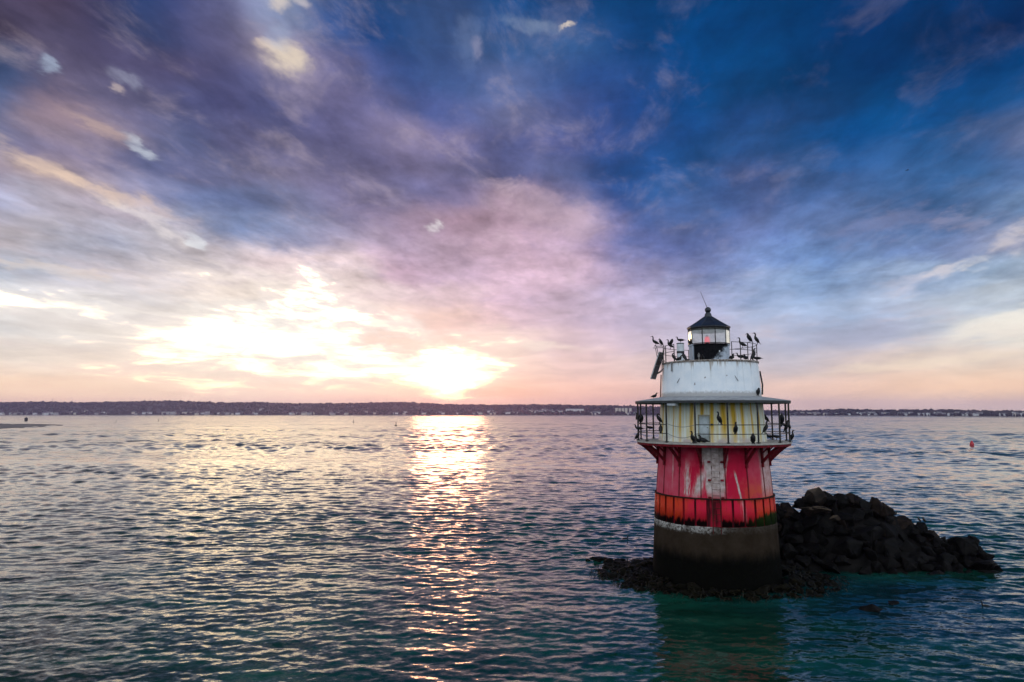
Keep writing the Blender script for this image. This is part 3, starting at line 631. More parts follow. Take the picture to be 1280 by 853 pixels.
# two rails per bay except the bay closed by chains
RAILZ = (9.335, 8.815)
for zz in RAILZ:
    bm = bmesh.new(); tube(bm, [pol(R_POST, -11.25+(360-22.5)*i/90, zz) for i in range(91)], .026, 6)
    obj('gallery_rail', bm, M_POST, LH, True)
for zz, sag in zip((9.40, 8.86), (.17, .25)):
    bm = bmesh.new(); A_, B_ = pol(R_POST, -33.75, zz), pol(R_POST, -11.25, zz-.06)
    tube(bm, [A_.lerp(B_, t/12) - Vector((0, 0, sag*4*(t/12)*(1-t/12))) for t in range(13)], .014, 5); obj('chain', bm, M_ROPE, LH, True)
# lower drum with door
Z_RB, Z_RI = 10.70, 11.0
lathe_obj('gallery_room_wall', [(rad(66.9), Z_DECK-.05), (rad(66.8), Z_DECK+.1), (rad(63.4), Z_RB+.12)], M_STAIN, 128, uvr=rad(66))
da = -9.5
bm = bmesh.new(); rr_ = rad(66.0)
def patch(bm, a0, a1, z0, z1, dR, th, mi=0):
    def rr(z): return rad(66.8+(63.4-66.8)*(z-Z_DECK)/(Z_RB-Z_DECK))
    G = lathe(bm, [(rr(z0)+dR+th, z0), (rr(z1)+dR+th, z1), (rr(z1)+dR, z1), (rr(z0)+dR, z0)], 6, a0, a1, rad(66), True)
    bm.faces.new([G[0][i] for i in (0, 1, 2, 3)]); bm.faces.new([G[-1][i] for i in (3, 2, 1, 0)])
patch(bm, -12.6, -2.2, Z_DECK+.03, 9.80, .01, .03)
M_DOOR = simple('pale_door', (.60, .66, .66), (.46, .52, .52), .5, 4)
dr = obj('door', bm, M_DOOR, LH)
bm = bmesh.new(); patch(bm, -13.5, -12.55, Z_DECK+.03, 9.80, .01, .06); patch(bm, -2.25, -1.3, Z_DECK+.03, 9.80, .01, .06); patch(bm, -13.5, -1.3, 9.805, 9.9, .01, .065)
obj('door_frame', bm, simple('ochre_door_frame', (.42, .34, .16), (.40, .42, .38), .6, 6), LH)
bm = bmesh.new(); tube(bm, [pol(rad(65.5)+.03, -3.6, 9.15), pol(rad(65.5)+.12, -3.6, 9.15), pol(rad(65.5)+.12, -4.6, 9.15)], .02, 6); obj('handle', bm, M_IRON, dr)
bm = bmesh.new(); box(bm, pol(rad(65)+.06, .4, 9.33), (.14, .10, .10)); obj('junction_box', bm, M_IRON, LH)
# light fitting under the roof on the left
bm = bmesh.new(); box(bm, (0, 0, 0), (.60, .34, .19)); bmesh.ops.bevel(bm, geom=list(bm.edges), offset=.04, segments=2, affect='EDGES')
o = obj('floodlight', bm, M_WHT, LH); o.location = pol(R_POST-.15, -29.2, 10.52); o.rotation_euler = (0, 0, R(-29))
bm = bmesh.new(); box(bm, (0, 0, .12), (.08, .08, .10)); l2 = obj('bracket', bm, M_IRON, o)
# gallery roof
lathe_obj('gallery_roof', [(rad(60), Z_RI+.03), (rad(63), Z_RI), (R_ROOF, Z_RB+.05), (R_ROOF+.01, Z_RB+.02)], M_ROOFTOP, 96)
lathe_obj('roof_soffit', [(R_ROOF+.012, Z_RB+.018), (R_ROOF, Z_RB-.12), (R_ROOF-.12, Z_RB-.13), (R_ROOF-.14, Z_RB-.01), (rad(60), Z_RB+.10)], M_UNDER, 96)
# upper drum
Z_UT = zr(454)
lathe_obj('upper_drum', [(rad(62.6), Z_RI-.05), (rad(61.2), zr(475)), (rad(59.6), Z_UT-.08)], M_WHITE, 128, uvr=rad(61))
lathe_obj('upper_deck', [(0.01, Z_UT+.02), (rad(60.6), Z_UT+.01), (rad(60.9), Z_UT-.03), (rad(60.4), Z_UT-.10), (rad(58), Z_UT-.10)], simple('rust_stained_deck_edge', (.40, .36, .32), (.12, .07, .045), .7, 9), 96)
for a, z_, tl in ((-37.5, zr(477), .10), (30.0, zr(476), -.10)):
    bm = bmesh.new(); p = pol(rad(61.3)+.02, a, z_); tube(bm, [p+Vector((tl, 0, .17)), p-Vector((tl, 0, .17))], .018, 5)
    obj('grab_bar', bm, M_IRON, LH)
bm = bmesh.new(); tube(bm, [pol(rad(62.2)+.05, 88, zr(494)), pol(rad(61.4)+.12, 88, zr(482)), pol(rad(61.2)+.04, 88, zr(470)), pol(rad(60.9)+.03, 84, zr(466))], .05, 6); obj('conduit', bm, M_POST, LH)
bm = bmesh.new(); tube(bm, [pol(rad(62.6)+.05, -86, Z_RI+.0), pol(rad(61)+.05, -86, zr(468))], .035, 6); obj('conduit', bm, M_RUST, LH)
bm = bmesh.new(); tube(bm, [pol(rad(60.6)+.05, -48.5, Z_UT), pol(rad(60.6)+.06, -48.5, zr(466))], .045, 6); obj('drain_pipe', bm, M_ROPE, LH)
# upper railing
RU = rad(58.6); UZ = (Z_UT+.62, Z_UT+1.06)
bm = bmesh.new(); tube(bm, [(0, 0, 0), (0, 0, 1.08)], .026, 6); ume = bpy.data.meshes.new('railing_post'); bm.to_mesh(ume); bm.free(); ume.materials.append(M_POST)
ups = [27, 39, 51.5, 63, 88, 112, 136, 160, 184, 208, 232, 254, 276, 292, 313]
for a in ups:
    o = bpy.data.objects.new('railing_post', ume); COL.objects.link(o); o.parent = LH; o.location = pol(RU, a, Z_UT)
for zz in UZ:
    bm = bmesh.new(); tube(bm, [pol(RU, 27+(313-27)*i/80, zz) for i in range(81)], .018, 5); obj('railing', bm, M_POST, LH, True)
# lantern
RL = 26.0*RK*1.0; Z0, Z1, Z2 = Z_UT+.02, zr(431.3), zr(411.2)
def deca(bm, prof, mi=0, uvr=1.25):
    uv = bm.loops.layers.uv.verify()
    for k in range(10):
        a0, a1 = -18+36*k, 18+36*k
        A = [bm.verts.new(pol(p[0], a0, p[1])) for p in prof]; B = [bm.verts.new(pol(p[0], a1, p[1])) for p in prof]
        aa = a0 if a0 < 180 else a0-360
        for i in range(len(prof)-1):
            f = bm.faces.new((A[i], B[i], B[i+1], A[i+1])); f.material_index = mi
            for l, (q, j) in zip(f.loops, ((aa, i), (aa+36, i), (aa+36, i+1), (aa, i+1))): l[uv].uv = (R(q)*uvr, prof[j][1])
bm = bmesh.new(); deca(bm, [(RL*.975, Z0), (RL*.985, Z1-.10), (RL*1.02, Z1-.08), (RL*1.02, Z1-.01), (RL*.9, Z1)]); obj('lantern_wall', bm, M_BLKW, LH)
bm = bmesh.new(); deca(bm, [(RL*.75, Z2-.02), (RL*1.055, Z2+.005), (RL*1.06, Z2+.07), (RL*.62, Z2+.41), (.26, zr(396.5)), (.225, zr(395)), (.20, zr(393)), (.14, zr(391)), (.0, zr(391)+.01)])
lr = obj('lantern_roof', bm, M_LROOF, LH)
bm = bmesh.new()
for k in range(10): tube(bm, [pol(RL*1.06, 18+36*k, Z2+.075), pol(RL*.62, 18+36*k, Z2+.415), pol(.27, 18+36*k, zr(396.5)+.01)], .016, 5)
obj('roof_rib', bm, M_LROOF, lr)
bm = bmesh.new(); bmesh.ops.create_uvsphere(bm, u_segments=20, v_segments=12, radius=4.0*RK); bmesh.ops.translate(bm, verts=bm.verts, vec=(0, 0, zr(387.8))); obj('vent_ball', bm, M_LROOF, lr, True)
bm = bmesh.new(); tube(bm, [(-.05, 0, zr(384.5)), (-.05-7.5*.05, 0, zr(364.5))], [.018, .010], 5); obj('antenna', bm, M_IRON, lr)
bm = bmesh.new()
for k in range(10):
    a = 18+36*k; tube(bm, [pol(RL, a, Z1-.01), pol(RL, a, Z2+.01)], .026, 6)
    for z_ in (Z1+.03, Z2-.03, ): tube(bm, [pol(RL, a, z_), pol(RL, a+36, z_)], .028, 5)
    tube(bm, [pol(RL, a, Z2-.17), pol(RL, a+36, Z2-.17)], .012, 5)
lf = obj('lantern_frame', bm, M_POST, LH)
bm = bmesh.new()
for k in range(10):
    A_, B_ = pol(RL*.985, -17+36*k, Z2-.17), pol(RL*.985, 17+36*k, Z2-.17)
    f = bm.faces.new([bm.verts.new(q) for q in (A_, B_, B_+Vector((0, 0, .15)), A_+Vector((0, 0, .15)))])
bmesh.ops.solidify(bm, geom=bm.faces[:], thickness=.01)
obj('valance', bm, simple('grey_green_valance', (.16, .17, .14), (.10, .10, .09), .6, 6), lf)
for k in range(10):
    bm = bmesh.new(); a0, a1 = -16.6+36*k, 16.6+36*k
    q = [pol(RL, a0, Z1+.05), pol(RL, a1, Z1+.05), pol(RL, a1, Z2-.18), pol(RL, a0, Z2-.18)]
    bm.faces.new([bm.verts.new(p) for p in q]); obj('lantern_pane', bm, M_GLASS, LH)
# red lamp inside
lamp = obj_l = None
bm = bmesh.new(); _lf(bm, [(0.0, Z1), (.20, Z1), (.20, Z1+.06), (.10, Z1+.08), (.10, Z1+.12), (0, Z1+.12)], 20, None, False); lamp = obj('lamp', bm, M_BAND, LH)
bm = bmesh.new(); _lf(bm, [(0.0, Z1+.121), (.165, Z1+.122), (.165, Z1+.16), (.155, Z1+.36), (.12, Z1+.50), (.07, Z1+.52), (0, Z1+.525)], 20, None, False); obj('lens', bm, M_LAMPRED, lamp, True)
bm = bmesh.new(); _lf(bm, [(.0, Z1+.526), (.06, Z1+.527), (.06, Z1+.57), (.02, Z1+.62), (0, Z1+.62)], 12, None, False); obj('lamp_cap', bm, M_BAND, lamp)
for o in (lamp, *lamp.children): o.location.x -= .03
lamp.location.x = -.10
for c in lamp.children: c.location.x = 0
# fog signal: a white banded cylinder on the upper deck
FX, FY = -1.72, -1.15
bm = bmesh.new(); _lf(bm, [(0, Z_UT+.02), (.24, Z_UT+.02), (.24, Z_UT+.18), (.225, Z_UT+.2), (.225, zr(430.5)), (.18, zr(430)), (0, zr(429.8))], 24, None, False)
fs = smooth_by_angle(obj('fog_signal', bm, M_WHT, LH)); fs.location = (FX, FY, 0)
bm = bmesh.new(); _lf(bm, [(.231, Z_UT+.55), (.235, Z_UT+.56), (.235, Z_UT+.68), (.231, Z_UT+.69)], 24, None, False); obj('band', bm, M_BAND, fs)
bm = bmesh.new(); _lf(bm, [(.231, zr(431.5)), (.238, zr(431.3)), (.238, zr(430.6)), (.2, zr(430.4))], 24, None, False); obj('band', bm, M_BAND, fs)
# small items against the lantern wall
bm = bmesh.new(); tube(bm, [(-.62, -RL-.02, Z0), (-.62, -RL-.02, Z0+.42), (-.62, -RL-.10, Z0+.5)], .04, 8); box(bm, (-.62, -RL-.05, Z0+.36), (.14, .12, .16)); obj('vent_pipe', bm, M_ROPE, LH)
bm = bmesh.new(); box(bm, (0, 0, 0), (.07, .06, .12)); o = obj('small_lamp', bm, M_WHT, LH); o.location = (.62, -RL*.87, Z0+.62)
bm = bmesh.new(); box(bm, (0, 0, .06), (.28, .25, .12)); o = obj('deck_box', bm, M_BAND, LH); o.location = (-1.3, -1.9, Z_UT+.015)
# solar panel hung outside the railing on the left, with its bracket
bm = bmesh.new(); box(bm, (0, 0, 0), (.045, .85, 1.75))
sol = obj('solar_panel', bm, M_PANEL, LH)
sol.location = Vector(pol(rad(67.2), -79, Z_UT-.15)); sol.rotation_euler = (0, R(20), R(-15))
bm = bmesh.new()
for s in (-1, 1): box(bm, (0, s*.435, 0), (.06, .03, 1.79)); box(bm, (0, 0, s*.885), (.06, .84, .03))
box(bm, (.026, 0, 0), (.012, .84, .04))
obj('panel_frame', bm, M_ALU, sol)
bm = bmesh.new()
zt = Z_UT-.15
for a in (-72, -92):
    q = pol(RU, a, 0)
    tube(bm, [q+Vector((0, 0, Z_UT+1.0)), pol(rad(62), a, zr(452)), pol(rad(62), a, Z_UT-.5), pol(rad(70), a, zr(468))], .022, 5)
    tube(bm, [pol(RU, a, Z_UT+1.06), pol(rad(72), a, Z_UT+1.06)], .022, 5); tube(bm, [pol(rad(65.5), a, Z_UT+.05), pol(rad(69), a, Z_UT+1.06)], .02, 5)
    tube(bm, [pol(RU, a, Z_UT+.1), pol(rad(65.5), a, Z_UT+.05)], .02, 5); tube(bm, [pol(RU, a, Z_UT-.3), pol(rad(68), a, Z_UT-.62)], .02, 5); tube(bm, [pol(RU, a, Z_UT+.1), pol(rad(66), a, Z_UT+.5)], .02, 5)
for z_ in (Z_UT+.05, Z_UT+.5): tube(bm, [pol(rad(63.5), -72, z_), pol(rad(63.5), -92, z_)], .018, 5)
obj('panel_bracket', bm, M_POST, LH)

# ------------------------------------------------------------------ ledge, boulders, weed
def mat_rock(name, c1, c2, cap=None, rough=.6):
    mt, b, out = newmat(name); tc = b.n('ShaderNodeTexCoord'); co = tc.outputs['Object']
    oi = b.n('ShaderNodeObjectInfo').outputs['Random']
    cs = b.v('ADD', co, b.v('SCALE', (7.0, 3.0, 5.0), oi))
    n1 = b.noise(cs, 1.6, 8.0, .65); n2 = b.noise(cs, 7.0, 8.0, .7)
    col = b.mix(b.ss(n1, .35, .68), c1, c2)
    col = b.mix(b.m('MULTIPLY', b.ss(n2, .60, .74), .5), col, tuple(x*2.2+.003 for x in c2))
    if cap:
        nz = b.xyz(b.n('ShaderNodeNewGeometry').outputs['Normal'])[2]
        k = b.m('MULTIPLY', b.ss(nz, .55, .9), b.ss(n1, .36, .5))
        col = b.mix(k, col, cap)
    pbsdf(b, out, col, rough, bump(b, b.m('ADD', n1, b.m('MULTIPLY', n2, .5)), .8, .12), 0, .06); return mt
M_ROCK = mat_rock('wet_black_rock', (.0024, .0022, .0023), (.0085, .0070, .0062))
M_ROCKB = mat_rock('dark_brown_rock', (.005, .0034, .0028), (.022, .014, .010))
M_ROCKC = mat_rock('bird_limed_rock', (.008, .007, .006), (.024, .016, .012), (.085, .062, .042), .7)
M_WEEDROCK = mat_rock('weed_covered_rock', (.0025, .0022, .0014), (.009, .007, .003), None, .6)
def rock_mesh(seed, cuts=9, sub=3, rough=.16, name='boulder', sx=(1, 1, 1)):
    rg = random.Random(seed); bm = bmesh.new()
    for _ in range(13+seed % 5):
        d = Vector((rg.gauss(0, 1), rg.gauss(0, 1), rg.gauss(0, 1))).normalized()*rg.uniform(.78, 1.12); bm.verts.new((d.x*sx[0], d.y*sx[1], d.z*sx[2]))
    r = bmesh.ops.convex_hull(bm, input=bm.verts)
    bmesh.ops.delete(bm, geom=[g for g in r['geom_interior'] if isinstance(g, bmesh.types.BMVert)], context='VERTS')
    bmesh.ops.dissolve_limit(bm, angle_limit=R(14), verts=bm.verts, edges=bm.edges)
    bmesh.ops.bevel(bm, geom=list(bm.edges), offset=.055, segments=1, affect='EDGES')
    bmesh.ops.triangulate(bm, faces=bm.faces)
    bmesh.ops.subdivide_edges(bm, edges=[q for q in bm.edges if q.calc_length() > .3], cuts=1, use_grid_fill=True)
    bmesh.ops.triangulate(bm, faces=bm.faces)
    from mathutils import noise as mn
    o = Vector((seed*3.1, seed*1.7, seed*.9))
    for v in bm.verts: v.co += v.co.normalized()*(rough*.9*mn.noise(v.co*2.6+o)+.03*mn.noise(v.co*9+o))
    bmesh.ops.recalc_face_normals(bm, faces=bm.faces)
    for q in bm.edges: q.smooth = len(q.link_faces) == 2 and q.calc_face_angle(0) < R(20)
    for f in bm.faces: f.smooth = True
    me = bpy.data.meshes.new(name); bm.to_mesh(me); bm.free(); return me
ROCKS = [rock_mesh(20+i, 9+i % 5) for i in range(9)]
ROCKS_M = {}
def rock(name, p, s, rz, mat, tilt=(0, 0), v=0, flat=(1, 1, 1)):
    key = (v % 9, mat.name)
    if key not in ROCKS_M:
        me = ROCKS[v % 9].copy(); me.name = name; me.materials.append(mat); ROCKS_M[key] = me
    o = bpy.data.objects.new(name, ROCKS_M[key]); COL.objects.link(o)
    o.location = p; o.rotation_euler = (tilt[0], tilt[1], rz); o.scale = (s*flat[0], s*flat[1], s*flat[2]); return o

# outline of the heap against the water (photo column, row of its top) and its ridge depth
TOP = [(968, 634), (985, 630), (992, 642), (1003, 624), (1018, 611), (1030, 616), (1038, 623), (1050, 618), (1064, 617), (1076, 625), (1090, 628), (1102, 630), (1114, 646), (1124, 646), (1138, 655), (1150, 652), (1160, 664), (1176, 674), (1190, 673), (1204, 670), (1216, 671), (1220, 684), (1232, 690), (1240, 697), (1247, 706)]
def lerp_tab(tab, x):
    if x <= tab[0][0]: return tab[0][1]
    for (a, p), (c, q) in zip(tab, tab[1:]):
        if x <= c: return p+(q-p)*(x-a)/(c-a)
    return tab[-1][1]
def ridgeY(px): return lerp_tab([(960, 49.0), (1100, 48.8), (1180, 47.6), (1247, 45.6)], px)
def frontY(px): return lerp_tab([(960, 43.6), (1060, 43.4), (1180, 43.6), (1247, 44.4)], px)
ridge = [at(px, py, ridgeY(px)) for px, py in TOP]; ridge_t = [(p.x, p.z) for p in ridge]
fr_t = [(at(px, HY, ridgeY(px)).x, frontY(px)) for px, _ in TOP]; rd_t = [(at(px, HY, ridgeY(px)).x, ridgeY(px)) for px, _ in TOP]
def heap_h(x, y):                              # height of the heap over (x, y)
    x0, x1 = ridge_t[0][0]-2.0, ridge_t[-1][0]
    if x < x0 or x > x1+.6: return -1.5
    zt = lerp_tab(ridge_t, x); yf, yr = lerp_tab(fr_t, x), lerp_tab(rd_t, x)
    if y < yr: t = (y-yf)/(yr-yf); return -.45+(zt+.45)*max(-.6, min(1, t)) if t > 0 else -.45+t*3
    t = (y-yr)/3.6; return zt*(1-t)-.4*t
# underlying ledge
bm = bmesh.new(); from mathutils import noise as mn
G = {}
x0, x1, y0, y1, st = 4.0, 35.5, 36.0, 53.0, .5
nx, ny = int((x1-x0)/st)+1, int((y1-y0)/st)+1
def ledge_h(x, y):
    h1 = heap_h(x, y)-.55
    d = math.hypot((x-AX-.2)/(5.9 if x > AX else 7.6), (y-AY)/(5.3 if y < AY else 5.6)); h2 = .95*(1-d*d)-.35 if d < 1.6 else -1.8
    return max(h1, min(h2, .08), -1.8)+.22*mn.noise(Vector((x*.9, y*.9, 0)))
for i in range(nx):
    for j in range(ny):
        x, y = x0+i*st, y0+j*st; G[i, j] = bm.verts.new((x, y, ledge_h(x, y)))
for i in range(nx-1):
    for j in range(ny-1): bm.faces.new((G[i, j], G[i+1, j], G[i+1, j+1], G[i, j+1]))
tag(obj('ledge', bm, M_ROCK, None, True), kind='structure')

rg = random.Random(11)
GB = 'boulders heaped beside the lighthouse'
L_BLK = 'dark wet boulder among the many in the heap right of the lighthouse'
L_BRN = 'brownish dry boulder on the upper slope of the heap beside the lighthouse'
n_b = 0
def inside_tower(x, y, s): return math.hypot(x-AX, y-AY) < 4.05+s*.8
# along the skyline first, then the slope
for i, ((px, py), p) in enumerate(zip(TOP, ridge)):
    s = rg.uniform(.62, .88) if px < 1150 else rg.uniform(.48, .66)
    if i < 2: s = .85
    if px in (1018, 1204, 1240): continue
    q = p + Vector((0, rg.uniform(-.2, .2), -s*.66))
    if inside_tower(q.x, q.y, s*.5): q.x += .3
    tag(rock('boulder', q, s, rg.uniform(0, 6.3), M_ROCKB if rg.random() < .4 else M_ROCK, (rg.uniform(-.7, .7), rg.uniform(-.7, .7)), i, (rg.uniform(.8, 1.35), 1, rg.uniform(.8, 1.15))), 'dark boulder on the skyline of the heap beside the lighthouse', 'boulder', GB)
tries = 0; placed = []
while n_b < 130 and tries < 4000:
    tries += 1
    x = rg.uniform(ridge_t[0][0]-1.2, ridge_t[-1][0]); yf, yr = lerp_tab(fr_t, x), lerp_tab(rd_t, x); y = rg.uniform(yf-.2, yr+.6)
    h_ = heap_h(x, y); s = rg.choice((.42, .55, .7, .9, 1.05))*(1.0 if x < 26 else .8)
    if inside_tower(x, y, s): continue
    if any((a-x)**2+(c-y)**2 < (.55*(s+t))**2 for a, c, t in placed): continue
    placed.append((x, y, s)); n_b += 1
    up = h_ > 2.2 and rg.random() < .35
    tag(rock('boulder', (x, y, h_-s*.50), s, rg.uniform(0, 6.3), M_ROCKB if up else M_ROCK, (rg.uniform(-.8, .8), rg.uniform(-.7, .7)), rg.randrange(9), (rg.uniform(.8, 1.6), rg.uniform(.7, 1), rg.uniform(.55, 1.05))), L_BRN if up else L_BLK, 'boulder', GB)
p = at(1019, 620, 48.4); tag(rock('boulder', p+Vector((0, 0, -.1)), .86, 1.2, M_ROCKC, (.2, -.15), 3, (1.1, 1, .85)), 'highest boulder of the heap, its top pale with bird droppings', 'boulder', GB)
p = at(1008, 633, 47.3); tag(rock('boulder', p+Vector((.1, 0, -.35)), .62, 2.2, M_ROCKC, (.1, .2), 5, (1.2, 1, .7)), 'boulder with a tan flank just below the highest boulder', 'boulder', GB)
p = at(1024, 632, 46.8); tag(rock('boulder', p+Vector((.05, 0, -.32)), .60, .3, M_ROCKC, (-.1, .05), 7, (1.3, 1, .6)), 'flat boulder with a pale limed top under the highest boulder', 'boulder', GB)
p = at(1043, 643, 46.2); tag(rock('boulder', p+Vector((0, 0, -.3)), .45, 2.6, M_ROCKC, (0, .3), 1, (1.2, 1, .5)), 'small boulder with a pale streak in the middle of the slope', 'boulder', GB)
p = at(1203, 682, 46.6); tag(rock('boulder', p+Vector((0, 0, -.05)), .82, .2, M_ROCK, (.1, 0), 2, (1.35, 1, .85)), 'big rounded black boulder near the low right end of the heap', 'boulder', GB)
p = at(1232, 703, 45.0); tag(rock('boulder', p+Vector((0, 0, -.2)), .75, 1.4, M_ROCK, (.1, .3), 4, (1.2, 1, .8)), 'outermost sloping boulder at the right tip of the heap', 'boulder', GB)
# low rubble round the tower foot
GR = 'weed-covered rubble round the tower foot'
rub = [(px, py) for px, py in ((735, 701), (741, 699), (748, 702), (757, 699), (765, 704), (772, 700), (778, 709), (787, 714), (782, 735), (770, 722))]
for k, (px, py) in enumerate(rub):
    p = ground(px, py); tag(rock('rubble_stone', (p.x, p.y, -.06), rg.uniform(.24, .40), rg.uniform(0, 6), M_WEEDROCK, (0, 0), k, (1.3, 1, .7)),
        'small weedy stone awash beside the left tail of the rubble' if k != 8 else 'lone small stone in the water left of the tower foot', 'rock', GR)
for k in range(26):
    t = rg.random(); px = 742+t*66; py = 700+t*13+rg.uniform(-5, 9)*(0.35+t*.8); p = ground(px, py)
    if math.hypot(p.x-AX, p.y-AY) < 4.5: continue
    tag(rock('rubble_stone', (p.x, p.y, rg.uniform(-.02, .16)), rg.uniform(.28, .55), rg.uniform(0, 6), M_WEEDROCK, (rg.uniform(-.3, .3), 0), k, (1.4, 1, .62)), 'dark weedy stone in the low tail of rubble left of the tower', 'rock', GR)
cnt = 0; tries = 0; pr2 = []
while cnt < 115 and tries < 5000:
    tries += 1
    x = rg.uniform(5.5, 20.3); y = rg.uniform(37.2, 47.2)
    dt = math.hypot(x-AX, y-AY); s = rg.uniform(.22, .52)
    if dt < 3.95+s*.4: continue
    if x < AX:
        dl = math.hypot((x-AX)/7.1, (y-AY-1.0)/4.4) if y > AY-1 else math.hypot((x-AX)/6.6, (y-AY)/5.1)
    else: dl = math.hypot((x-AX)/7.2, (y-AY)/5.2)
    if dl > 1 or (x > 17.5 and y > 43.5): continue
    if any((a-x)**2+(c-y)**2 < (.55*(s+t))**2 for a, c, t in pr2): continue
    pr2.append((x, y, s)); cnt += 1
    z = min(.55, .9*(1-dl**1.5))+.06
    tag(rock('rubble_stone', (x, y, z-s*.45), s, rg.uniform(0, 6.3), M_WEEDROCK, (rg.uniform(-.3, .3), rg.uniform(-.3, .3)), rg.randrange(9), (rg.uniform(1, 1.5), 1, rg.uniform(.55, .85))),
        'low weed-covered stone in the rubble round the tower foot', 'rock', GR)
# bladder weed draped over the rubble
bm = bmesh.new()
for k in range(1500):
    a = rg.uniform(0, 6.283); q = rg.uniform(.62, 1.1)
    x, y = AX+math.cos(a)*q*(6.9 if math.cos(a) < 0 else 7.0), AY+math.sin(a)*q*5.0+(.7 if math.cos(a) < -.5 else 0)
    if math.hypot(x-AX, y-AY) < 4.2 or (x > 18 and y > 43.2): continue
    z = max(.0, min(.5, .75*(1-q**1.5)))+.10; th = rg.uniform(0, 6.28); L = rg.uniform(.25, .6); w = rg.uniform(.02, .05)
    dx, dy = math.cos(th), math.sin(th); prev = None
    for i in range(5):
        t = i/4; c = Vector((x+dx*L*t, y+dy*L*t, max(-.03, z+.08*math.sin(t*3.1)-.22*t*t+rg.uniform(-.015, .015)))); n = Vector((-dy, dx, rg.uniform(-.4, .4)))*w*(1-.6*t)
        cur = (bm.verts.new(c+n), bm.verts.new(c-n))
        if prev: bm.faces.new((prev[0], prev[1], cur[1], cur[0]))
        prev = cur
M_WEED = simple('wet_brown_weed', (.014, .010, .003), (.005, .005, .002), .45, 4, bstr=0, spec=.2)
tag(obj('seaweed', bm, M_WEED, None), 'brown seaweed draped over the low rubble at the tower foot', 'seaweed', kind='stuff')
# stones awash in front
for px, py, s, lab, v in ((1086, 762, .62, 'larger of two dark stones awash in front of the heap', 3), (1116, 754, .45, 'smaller of two dark stones awash in front of the heap', 6)):
    p = ground(px, py); tag(rock('awash_stone', (p.x, p.y, -.08), s, .4, M_ROCK, (0, 0), v, (1.25, .9, .6)), lab, 'rock', 'stones awash in front of the heap')

# ------------------------------------------------------------------ cormorants and other birds
M_BIRD = simple('black_plumage', (.0045, .0042, .0045), (.010, .009, .009), .5, 14, bstr=.1, spec=.3)
M_BROWNBIRD = simple('brown_plumage', (.016, .012, .010), (.03, .024, .02), .6, 14, bstr=.1, spec=.3)
M_GULL = simple('grey_white_plumage', (.30, .30, .31), (.14, .14, .15), .6, 14, bstr=.1)
def sweep(bm, pts):                            # pts: (x, z, half width, half height) along the spine, in the x-z plane
    n = 10; rings = []
    P = [Vector((p[0], 0, p[1])) for p in pts]
    for i, (p, q) in enumerate(zip(P, pts)):
        t = (P[min(i+1, len(P)-1)]-P[max(i-1, 0)]).normalized(); nn = Vector((-t.z, 0, t.x))
        rings.append([bm.verts.new(p+Vector((0, math.cos(k*2*math.pi/n)*q[2], 0))+nn*math.sin(k*2*math.pi/n)*q[3]) for k in range(n)])
    for A, B in zip(rings, rings[1:]):
        for k in range(n): bm.faces.new((A[k], A[(k+1) % n], B[(k+1) % n], B[k]))
    bm.faces.new(rings[0][::-1]); bm.faces.new(rings[-1])
def legs(bm, x, z):
    for s in (-1, 1):
        tube(bm, [(x, s*.035, z), (x-.015, s*.04, z*.5), (x, s*.045, .005)], [.016, .011, .011], 6)
        v = [bm.verts.new(q) for q in ((x-.02, s*.045, .004), (x+.07, s*.045-.03, .004), (x+.07, s*.045+.03, .004), (x-.02, s*.045, .018))]
        for f in ((0, 1, 2), (0, 3, 1), (1, 3, 2), (0, 2, 3)): bm.faces.new([v[k] for k in f])
def wingfold(bm, a, c, w):                     # folded wing lying along each flank
    for s in (-1, 1):
        pts = [a, ((a[0]*2+c[0])/3, (a[1]*2+c[1])/3), ((a[0]+2*c[0])/3, (a[1]+2*c[1])/3), c]
        ws = [.02, w, w*.85, .012]; rings = []
        for p, q in zip(pts, ws):
            rings.append([bm.verts.new((p[0], s*(.062+.028*math.sin(k*math.pi/3)) if q > .03 else s*.055, p[1]+q*math.cos(k*math.pi/3))) for k in range(6)])
        for A, B in zip(rings, rings[1:]):
            for k in range(6): bm.faces.new((A[k], A[(k+1) % 6], B[(k+1) % 6], B[k]))
        bm.faces.new(rings[0][::-1]); bm.faces.new(rings[-1])
